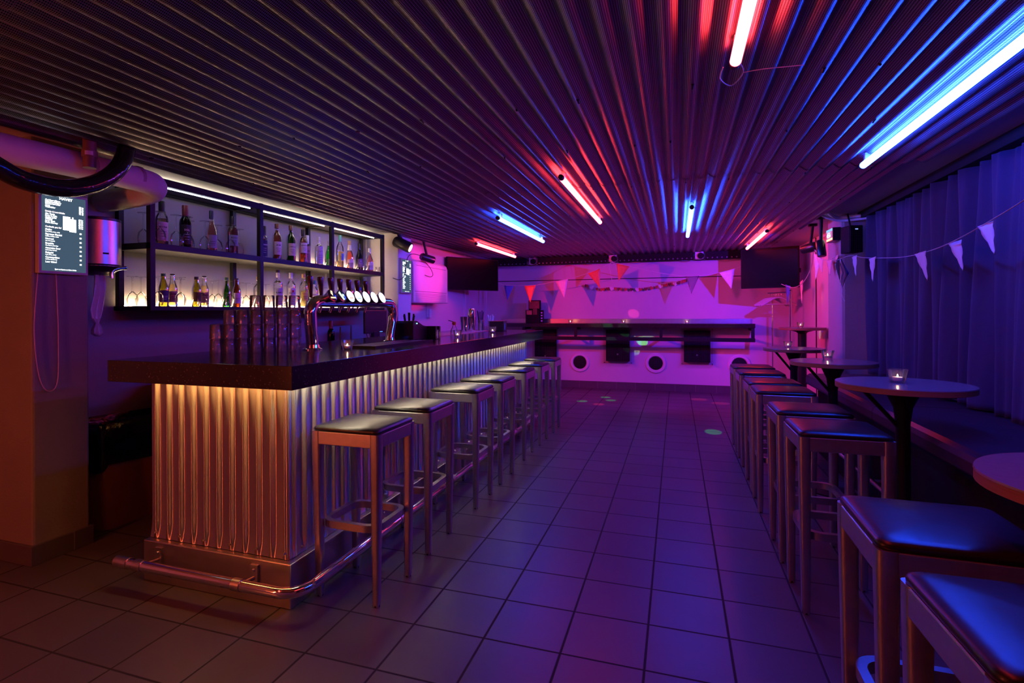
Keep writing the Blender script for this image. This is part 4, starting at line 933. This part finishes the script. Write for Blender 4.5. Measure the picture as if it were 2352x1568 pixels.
# ------------------------------------------------------------------ bunting
def crinkle(name, col, rough, metal=0.):
    return pm(name, col, rough, metal, var=.2, scale=30, bump=1., bscale=45)
F_OR = crinkle('orange_foil', (.85, .22, .07), .3); F_BL = crinkle('blue_foil', (.08, .16, .7), .3); F_WH = crinkle('white_foil', (.8, .76, .78), .35); F_SI = gl('clear_foil', (.75, .7, .78), 2.5, .12, haze=.3, hz=(.6, .5, .6))
F_PA = pm('pale_flag_paper', (.68, .62, .64), .6, var=.08); F_PK = pm('pink_flag', (.8, .45, .5), .5)
CORDM = pm('white_ribbon', (.78, .74, .76), .5)
def flag(t, a, b_, tip, mat, label=None):
    a = Vector(a); b_ = Vector(b_); tip = Vector(tip); m = MB(); n = 7; vs = []; idx = []
    nrm = (b_ - a).cross(tip - a).normalized()
    for i in range(n + 1):
        f = i / n; p = a.lerp(tip, f); q = b_.lerp(tip, f); row = []
        for k in range(5):
            g = k / 4; w = p.lerp(q, g) + nrm * (.0035 * math.sin(i * 1.9 + k * 2.3) * (1 - f * .4)); row.append(len(vs)); vs.append(w)
        idx.append(row)
    fs = [(idx[i][k], idx[i][k + 1], idx[i + 1][k + 1], idx[i + 1][k]) for i in range(n) for k in range(4)]
    o = m.add(vs, fs, True).build('flag', mat, t)
    md = o.modifiers.new('Solidify', 'SOLIDIFY'); md.thickness = .0008
    if label: o['label'] = label
    return o
FY = 8.6
bu = thing('bunting', 'string of shiny triangle flags across the back of the room', 'bunting', (-.9, FY, 1.7))
MB().tube(bez([(-2.80, FY, 1.765), (-2.65, FY, 1.710), (-2.4, FY, 1.695), (-2.12, FY, 1.70), (-1.80, FY, 1.752), (-1.5, FY, 1.81), (-1.2, FY, 1.90), (-.93, FY, 2.025)], 6) , .0075, 6, flat=.5).build('ribbon', CORDM, bu)
MB().tube(bez([(-.93, FY, 2.025), (-.67, FY, 1.955), (-.35, FY, 1.87), (0, FY, 1.798), (.2, FY, 1.785), (.45, FY, 1.80), (.7, FY, 1.85), (.89, FY, 1.91)], 6), .0075, 6, flat=.5).build('ribbon', CORDM, bu)
MB().tube(bez([(-.93, FY, 2.02), (-.97, FY - .01, 1.97), (-.95, FY - .01, 1.86), (-.93, FY - .005, 1.74)], 6), .003, 6).tube(bez([(-.93, FY, 2.02), (-.88, FY - .01, 1.98), (-.86, FY - .01, 1.90)], 6), .003, 6).tube([(-.94, FY, 2.02), (-.94, 8.84, 2.06)], .003, 6).build('ribbon_tail', CORDM, bu)
for a, b_, tp, mt, lb in (
    ((-2.654, 1.709), (-2.492, 1.699), (-2.603, 1.458), F_BL, 'blue foil flag'), ((-2.317, 1.695), (-2.123, 1.697), (-2.217, 1.418), F_OR, 'orange foil flag'),
    ((-1.805, 1.752), (-1.604, 1.79), (-1.667, 1.481), F_WH, 'white foil flag'), ((-1.298, 1.868), (-1.111, 1.935), (-1.113, 1.629), F_OR, 'orange foil flag'),
    ((-.86, 2.008), (-.669, 1.953), (-.831, 1.736), F_OR, 'orange foil flag'), ((.125, 1.788), (.313, 1.788), (.205, 1.522), F_SI, 'clear foil flag'),
    ((.582, 1.823), (.783, 1.872), (.742, 1.589), F_WH, 'white foil flag')):
    flag(bu, (a[0], FY, a[1]), (b_[0], FY, b_[1]), (tp[0], FY, tp[1]), mt, lb)
# the string in front of the curtain, tied to the column
br = thing('bunting', 'string of pale triangle flags hanging in front of the curtain', 'bunting', (1.5, 4.3, 1.6))
MB().tube(bez([(1.40, 5.95, 1.735), (1.47, 5.75, 1.765), (1.5, 5.45, 1.72), (1.52, 5.1, 1.685), (1.52, 4.6, 1.65), (1.5, 4.1, 1.65), (1.47, 3.7, 1.672), (1.44, 3.35, 1.705), (1.41, 3.05, 1.735), (1.38, 2.75, 1.775)], 6), .0045, 6, flat=.5).build('ribbon', CORDM, br)
for (ya, yb, yt, z, zt_) in ((5.80, 5.64, 5.76, 1.757, 1.58), (5.33, 5.16, 5.31, 1.698, 1.51), (4.41, 4.235, 4.265, 1.648, 1.463), (3.925, 3.765, 3.80, 1.662, 1.496), (3.465, 3.315, 3.35, 1.70, 1.545)):
    x = 1.50 if yt > 3.6 else 1.445
    flag(br, (x, ya, z), (x, yb, z + .006), (x + .02, yt, zt_), F_PA)
# the bunched string between television and column
bc = thing('bunting', 'bunched pink flags hanging between the television and the column', 'bunting', (1.42, 6.6, 1.5))
MB().tube(bez([(1.30, 8.1, 1.62), (1.36, 7.7, 1.56), (1.41, 7.4, 1.6), (1.42, 7.0, 1.75), (1.37, 6.62, 1.91), (1.40, 6.45, 1.80), (1.42, 6.2, 1.775), (1.445, 6.0, 1.80)], 6), .005, 6, flat=.6).build('ribbon', CORDM, bc)
flag(bc, (1.37, 6.64, 1.88), (1.42, 6.52, 1.83), (1.385, 6.62, 1.60), F_WH); flag(bc, (1.375, 6.60, 1.87), (1.43, 6.5, 1.80), (1.42, 6.52, 1.66), F_PK)
flag(bc, (1.32, 7.95, 1.61), (1.35, 7.78, 1.58), (1.335, 7.9, 1.35), F_BL); flag(bc, (1.40, 7.5, 1.61), (1.415, 7.4, 1.64), (1.41, 7.44, 1.36), F_PK)
flag(bc, (1.415, 6.32, 1.77), (1.43, 6.16, 1.775), (1.425, 6.24, 1.62), F_PK); flag(bc, (1.436, 6.08, 1.78), (1.44, 6.0, 1.80), (1.44, 6.05, 1.64), F_PK)
fb = thing('foil_streamer', 'crumpled silver foil flag dangling from the column corner', 'streamer', (1.43, 5.92, 1.4))
F_SV = crinkle('silver_foil', (.6, .57, .66), .25, .35)
flag(fb, (1.432, 5.93, 1.79), (1.385, 5.88, 1.70), (1.45, 5.94, 1.50), F_SV); flag(fb, (1.436, 5.93, 1.79), (1.50, 5.93, 1.60), (1.455, 5.95, 1.47), F_SV); flag(fb, (1.44, 5.94, 1.78), (1.515, 5.94, 1.62), (1.49, 5.95, 1.57), F_BL); flag(fb, (1.43, 5.92, 1.74), (1.46, 5.91, 1.62), (1.435, 5.92, 1.53), F_SV)
MB().tube(bez([(1.40, 5.90, 1.65), (1.45, 5.93, 1.5), (1.455, 5.93, 1.42), (1.475, 5.93, 1.36)], 6), .002, 5).build('string', CORDM, fb)
# heart garland on the back wall
hg = thing('heart_garland', 'garland of small white and red paper hearts on the back wall', 'garland', (-.7, 9.2, 1.6))
hp = [(-1.52, 1.72), (-1.42, 1.712), (-1.2, 1.645), (-1.0, 1.655), (-.82, 1.640), (-.55, 1.632), (-.3, 1.665), (-.13, 1.70), (.03, 1.725), (.14, 1.76), (.33, 1.79)]
MB().tube(bez([(x, 9.215, z + .02) for x, z in hp], 5), .002, 5).build('string', CORDM, hg)
HW = pm('white_heart_paper', (.82, .8, .82), .6); HR = pm('red_heart_paper', (.5, .07, .04), .55); HD = pm('dark_heart_paper', (.16, .03, .02), .6)
heart = [(16 * math.sin(q) ** 3, 13 * math.cos(q) - 5 * math.cos(2 * q) - 2 * math.cos(3 * q) - math.cos(4 * q)) for q in [2 * PI * k / 24 for k in range(24)]]
path = bez([(x, 9.2, z) for x, z in hp[1:-1]], 6)
for i in range(28):
    p = path[int(i * (len(path) - 1) / 27)]; mt = HW if i in (2, 7, 13, 18, 23) else (HR if i % 3 else HD)
    s_ = .0022 * (1.1 if mt is HW else .95); a = R.uniform(-.5, .5); w = 1 if mt is HW else R.uniform(.6, 1)
    M_ = Matrix.Translation((p.x, 9.2 - R.uniform(0, .012), p.z - .01)) @ Matrix.Rotation(a, 4, 'Y') @ Matrix.Rotation(PI / 2, 4, 'X') @ Matrix.Diagonal((s_ * w, s_, 1, 1))
    o = MB().prism(heart, .0015, M_).build('heart', mt, hg); o['label'] = 'white paper heart' if mt is HW else 'red paper heart'

# ------------------------------------------------------------------ right side: curtain, bench, tables
m = MB(); ny = 620; zs = [.716, .745, .95, 1.3, 1.7, 2.0, 2.12]
Y_0, Y_1 = -.6, 5.93; vs = []
for iz, z in enumerate(zs):
    f = (z - .7) / 1.42
    for i in range(ny + 1):
        y = lerp(Y_0, Y_1, i / ny)
        ph = y * 33 + 1.3 * math.sin(y * 2.7) + .9 * math.sin(y * 6.1 + 1)
        amp = .062 * (1 - .3 * f) * (.7 + .3 * math.sin(y * 4.3 + 2))
        d = amp * math.sin(ph) + .012 * math.sin(ph * .5 + 3 * (1 - f) + y) + .008 * math.sin(y * 90 + 4 * f)
        vs.append((1.66 - d - .02 * (1 - f) * math.sin(y * 1.7 + 1), y + .02 * (1 - f) * math.sin(ph * .5), z + (.012 * math.sin(y * 3.1) if iz == 0 else 0)))
fs = [(r * (ny + 1) + i, r * (ny + 1) + i + 1, (r + 1) * (ny + 1) + i + 1, (r + 1) * (ny + 1) + i) for r in range(len(zs) - 1) for i in range(ny)]
cu_ = tag(m.add(vs, fs, True).build('curtain', CURT, recalc=False, ang=180), 'long pleated dark blue curtain along the right wall behind the bench', 'curtain')
md = cu_.modifiers.new('Solidify', 'SOLIDIFY'); md.thickness = .003; md.offset = 0
bench = thing('bench', 'long high dark padded bench under the curtain', 'bench', (1.4, 3.0, 0))
for (ya, yb) in ((-.4, 2.08), (2.085, 3.935), (3.94, 5.75)):
    m = MB(); pts = [(1.12, .60), (1.12, .66), (1.128, .685), (1.15, .70), (1.6, .704), (1.70, .70), (1.70, .60)]
    m.prism(pts, yb - ya, Matrix(((1, 0, 0, 0), (0, 0, 1, ya), (0, 1, 0, 0), (0, 0, 0, 1)))); m.build('seat_cushion', BENCHM, bench, bevel=.02, seg=4)
MB().box(1.20, 1.72, -.4, 5.68, .0, .60).build('base', BMATT, bench)
MB().tube([(1.105, -.3, .25), (1.105, 2.5, .25), (1.105, 5.6, .25)], .016, 12).build('foot_rail', CHROME, bench)
for y in (.6, 2.0, 3.9, 5.3): MB().tube([(1.105, y, .25), (1.2, y, .25)], .010, 8).build('rail_bracket', STEEL, bench)

def table(x, y, z, r, label, brace=True, cone=False, pole=.03):
    t = thing('round_table', label, 'table', (x, y, 0), 0, 'round tables along the bench')
    tp_ = MB().lathe([(.0005, z - .004), (r - .004, z - .004), (r, z - .0045), (r - .0015, z), (.0005, z)], n=56).build('table_top', LAMIN, t, world=False)
    MB().lathe([(.0005, z - .030), (r - .006, z - .030), (r - .001, z - .028), (r - .001, z - .0045)], n=56).build('edge_band', PLY, tp_, world=False)
    pl = MB()
    if cone: pl.lathe([(.0005, z - .03), (r * .55, z - .031), (.06, z - .055), (.045, z - .07), (.045, .02)], n=24)
    else: pl.lathe([(.0005, z - .03), (.085, z - .031), (.07, z - .05), (.04, z - .12), (pole, z - .2), (pole, .02)], n=20)
    pl.build('pole', BLACK, t, world=False)
    if brace: MB().tube([(-r * .62, -.01, z - .03), (-pole * .5, -.005, z - .22)], .010, 8).build('brace', BLACK, t, world=False)
    MB().lathe([(.0005, .0), (.14, 0), (.14, .008), (.05, .016), (.0005, .016)], n=32).build('base_plate', BLACK, t, world=False)
    return t
table(.92, 1.48, .92, .29, 'round table cut off by the right edge of the picture')
table(1.045, 3.22, .92, .282, 'round table with candle, second from the camera along the bench')
table(1.035, 4.46, .92, .268, 'round table with candle, third from the camera along the bench')
table(1.05, 5.90, .92, .262, 'round table with candle beside the bench end', pole=.032)
table(1.385, 7.30, 1.078, .245, 'taller round bar table with candle beside the coat rack', brace=False, cone=True)
votive(1.03, 3.24, .9203, 'lit candle glass on the second bench table from the camera', 1.06)
votive(1.04, 4.62, .9203, 'lit candle glass on the third bench table from the camera', 1.06)
votive(1.01, 5.96, .9203, 'lit candle glass on the table beside the bench end', .98)
votive(1.36, 7.25, 1.0783, 'lit candle glass on the taller table beside the coat rack', .98)

# ------------------------------------------------------------------ column gear, coat rack
spk = thing('loudspeaker', 'black loudspeaker hung high beside the column and curtain', 'speaker', (1.52, 5.88, 1.80), .25)
MB().box(-.058, .058, -.075, .075, 0, .245).build('cabinet', BMATT, spk, world=False, bevel=.006)
MB().box(-.052, .052, -.079, -.0752, .01, .235).build('grille', GRM, spk, world=False)
MB().box(-.012, .012, -.0815, -.079, .205, .215).build('badge', em('badge_blue_glow', (.3, .4, 1.), 1.), spk, world=False)
MB().tube([(0, .02, .245), (0, .06, .37)], .008, 8).build('bracket', BLACK, spk, world=False)
ex = thing('level_display', 'small lit number display on the column', 'display', (1.44, 6.12, 1.94))
MB().box(1.405, 1.47, 6.03, 6.27, 1.94, 2.065).build('case', BPLAS, ex, bevel=.003)
MB().box(1.402, 1.4048, 6.045, 6.255, 2.035, 2.06).build('blue_band', em('display_blue_glow', (.25, .5, 1.), 1.5), ex)
MB().box(1.402, 1.4048, 6.045, 6.255, 1.975, 2.035).build('display', em('display_pink_glow', (.9, .25, .75), .8), ex)
MB().box(1.402, 1.4048, 6.045, 6.255, 1.95, 1.970).build('orange_band', em('display_orange_glow', (1., .6, .4), 2.), ex)
MB().text('456', .068, (1.4015, 6.235, 1.981), (0, -1, 0), (0, 0, 1), 'LEFT', sx=1.35).build('digits', em('digit_glow', (1., .8, .95), 3.), ex, recalc=False)
sp3 = spot_fixture('stage_spotlight', (1.30, 6.75, 1.93), (-.5, .84, -.12), 'black spotlight hanging near the column above the bunched flags', em('blue_lens_glow', (.1, .2, 1.), 2), .05, .17, (1.36, 6.62, 2.18))
sp4 = spot_fixture('stage_spotlight', (1.33, 6.10, 1.80), (.05, -.25, -.97), 'long dark hanging lamp pointing down beside the number display', DK, .04, .16, (1.33, 6.12, 2.18))
cd = tag(MB().tube(bez([(1.30, 5.75, 2.168), (1.38, 5.9, 2.150), (1.46, 6.0, 2.150), (1.56, 5.95, 2.146), (1.66, 5.88, 2.142)], 6), .016, 10).tube(bez([(1.30, 5.95, 2.168), (1.40, 5.98, 2.13), (1.5, 5.97, 2.115), (1.66, 5.86, 2.112)], 6), .012, 10).build('cable_conduit', WHITEP), 'pale conduits crossing above the column under the ceiling', 'conduit')

cr = thing('coat_rack', 'slim chrome coat rail in the back right corner', 'coat rack', (1.38, 8.6, 0))
MB().cyl((1.29, 8.75, .02), (1.29, 8.75, 1.53), .012, .012, 12).build('post', CHROME, cr)
MB().tube([(1.475, 8.5, .02), (1.475, 8.5, 1.53), (1.475, 8.5, 1.545), (1.475, 8.5, 1.56)], [.014, .014, .018, .012], 12).build('post', CHROME, cr)
MB().tube([(1.24, 8.80, 1.525), (1.475, 8.5, 1.525)], .010, 10).build('hanging_rail', CHROME, cr)
MB().tube([(1.14, 8.75, .03), (1.44, 8.75, .03)], .012, 10).tube([(1.33, 8.5, .03), (1.62, 8.5, .03)], .012, 10).tube([(1.29, 8.75, .06), (1.475, 8.5, .06)], .008, 8).build('foot', CHROME, cr)
HANG = pm('pale_wood_hanger', (.62, .42, .34), .45, var=.2, scale=20)
def hanger(i, x, y, rz, label):
    t = thing('coat_hanger', label, 'hanger', (x, y, 1.33), rz, 'wooden hangers on the coat rail')
    MB().tube(bez([(-.22, 0, .015), (-.17, 0, .045), (-.06, 0, .115), (0, 0, .13), (.06, 0, .115), (.17, 0, .045), (.22, 0, .015)], 5), .016, 10).build('shoulder_bar', HANG, t, world=False)
    MB().tube([(-.19, 0, .033), (.19, 0, .033)], .006, 8).build('trouser_bar', HANG, t, world=False)
    MB().tube([(0, 0, .13), (0, 0, .165)] + [(.018 - .018 * math.cos(a), 0, .175 + .018 * math.sin(a)) for a in [PI * k / 6 for k in range(0, 8)]], .0025, 6).build('hook', CHROME, t, world=False)
for i, (x, y, a) in enumerate(((1.265, 8.745, .18), (1.285, 8.725, .10), (1.300, 8.700, .02), (1.322, 8.675, -.06), (1.35, 8.64, -.12))):
    hanger(i, x, y, a, 'pale wooden hanger on the coat rail, ' + ('rearmost of the bunch', 'second from the back of the bunch', 'middle one of the bunch', 'second from the front of the bunch', 'frontmost of the bunch')[i])

# ------------------------------------------------------------------ lamps: stage spotlight beams and added dot beams
def lamp(name, loc, target, col, P, cone, blend=.3, size=.02):
    d = bpy.data.lights.new(name, 'SPOT'); d.energy = P * .5; d.color = col; d.spot_size = math.radians(cone); d.spot_blend = blend; d.shadow_soft_size = size
    o = bpy.data.objects.new(name, d); COL.objects.link(o); o.location = loc
    o.rotation_euler = (Vector(target) - Vector(loc)).to_track_quat('-Z', 'Y').to_euler(); return o
RL = (-2.885, 6.405, 1.925); BL = (1.27, 6.80, 1.925)
lamp('red_spot', RL, (.2, 9.25, 1.1), (1., .014, .06), 430, 74, .5, .012)
lamp('blue_spot', BL, (-1.1, 9.25, 1.2), (.10, .016, 1.), 560, 100, .5, .012)
lamp('pink_spot', (-2.81, 5.626, 1.985), (1.55, 8.0, 1.1), (1., .015, .25), 760, 54, .7, .03)
lamp('magenta_spot', (1.27, 6.78, 1.92), (-3.0, 6.45, 1.74), (1., .02, .30), 1500, 13, .6, .02)
# round dots of light on walls and floor, from beams added at assumed source points
GRN = (.03, 1., .25); PNK = (1., .04, .12)
for i, (tg, col, src, dia, P) in enumerate((
    ((-.662, 9.25, 1.236), (1., .05, .22), RL, .15, 800), ((-.664, 9.25, .642), (.2, 1., .6), RL, .16, 600), ((-.446, 9.25, .884), (.2, 1., .55), RL, .15, 600), ((.546, 9.25, .671), (1., .06, .10), RL, .18, 600),
    ((-1.026, 8.85, 1.047), GRN, RL, .13, 1600), ((-.839, 8.88, .938), GRN, RL, .13, 1600), ((1.65, 7.557, 1.414), (1., .12, .3), RL, .15, 700), ((1.65, 7.693, .986), (.6, .9, .4), RL, .13, 500),
    ((-1.276, 7.865, 0), GRN, (-.945, 8.77, 1.99), .16, 420), ((-1.002, 8.326, 0), GRN, (-.945, 8.77, 1.99), .16, 420), ((-.897, 8.064, 0), GRN, (-.945, 8.77, 1.99), .16, 380), ((-1.018, 7.675, 0), PNK, (-.945, 8.77, 1.99), .16, 520),
    ((.297, 8.519, 0), (1., .04, .10), (.325, 8.77, 1.99), .24, 420), ((.567, 8.248, 0), (1., .04, .10), (.325, 8.77, 1.99), .24, 420), ((.36, 6.291, 0), (.04, 1., .35), (.325, 8.77, 1.99), .18, 150), ((-2.0, 9.25, .5), (1., .1, .3), RL, .15, 300))):
    d = (Vector(tg) - Vector(src)).length
    lamp('dot_spot', src, tg, col, P, math.degrees(2 * math.atan(dia / 2 / d)), .25, .004)

# ------------------------------------------------------------------ world and render look
w = bpy.data.worlds.new('world'); sc.world = w; w.use_nodes = True
w.node_tree.nodes['Background'].inputs[0].default_value = (0, 0, 0, 1); w.node_tree.nodes['Background'].inputs[1].default_value = 0
vs_ = sc.view_settings; vs_.view_transform = 'Standard'; vs_.look = 'None'; vs_.exposure = -.15; vs_.gamma = 1; vs_.use_curve_mapping = False
cy = sc.cycles
cy.use_denoising = True; cy.max_bounces = 8; cy.diffuse_bounces = 4; cy.glossy_bounces = 4; cy.transparent_max_bounces = 48; cy.transmission_bounces = 6
cy.sample_clamp_indirect = 6; cy.caustics_reflective = False; cy.caustics_refractive = False
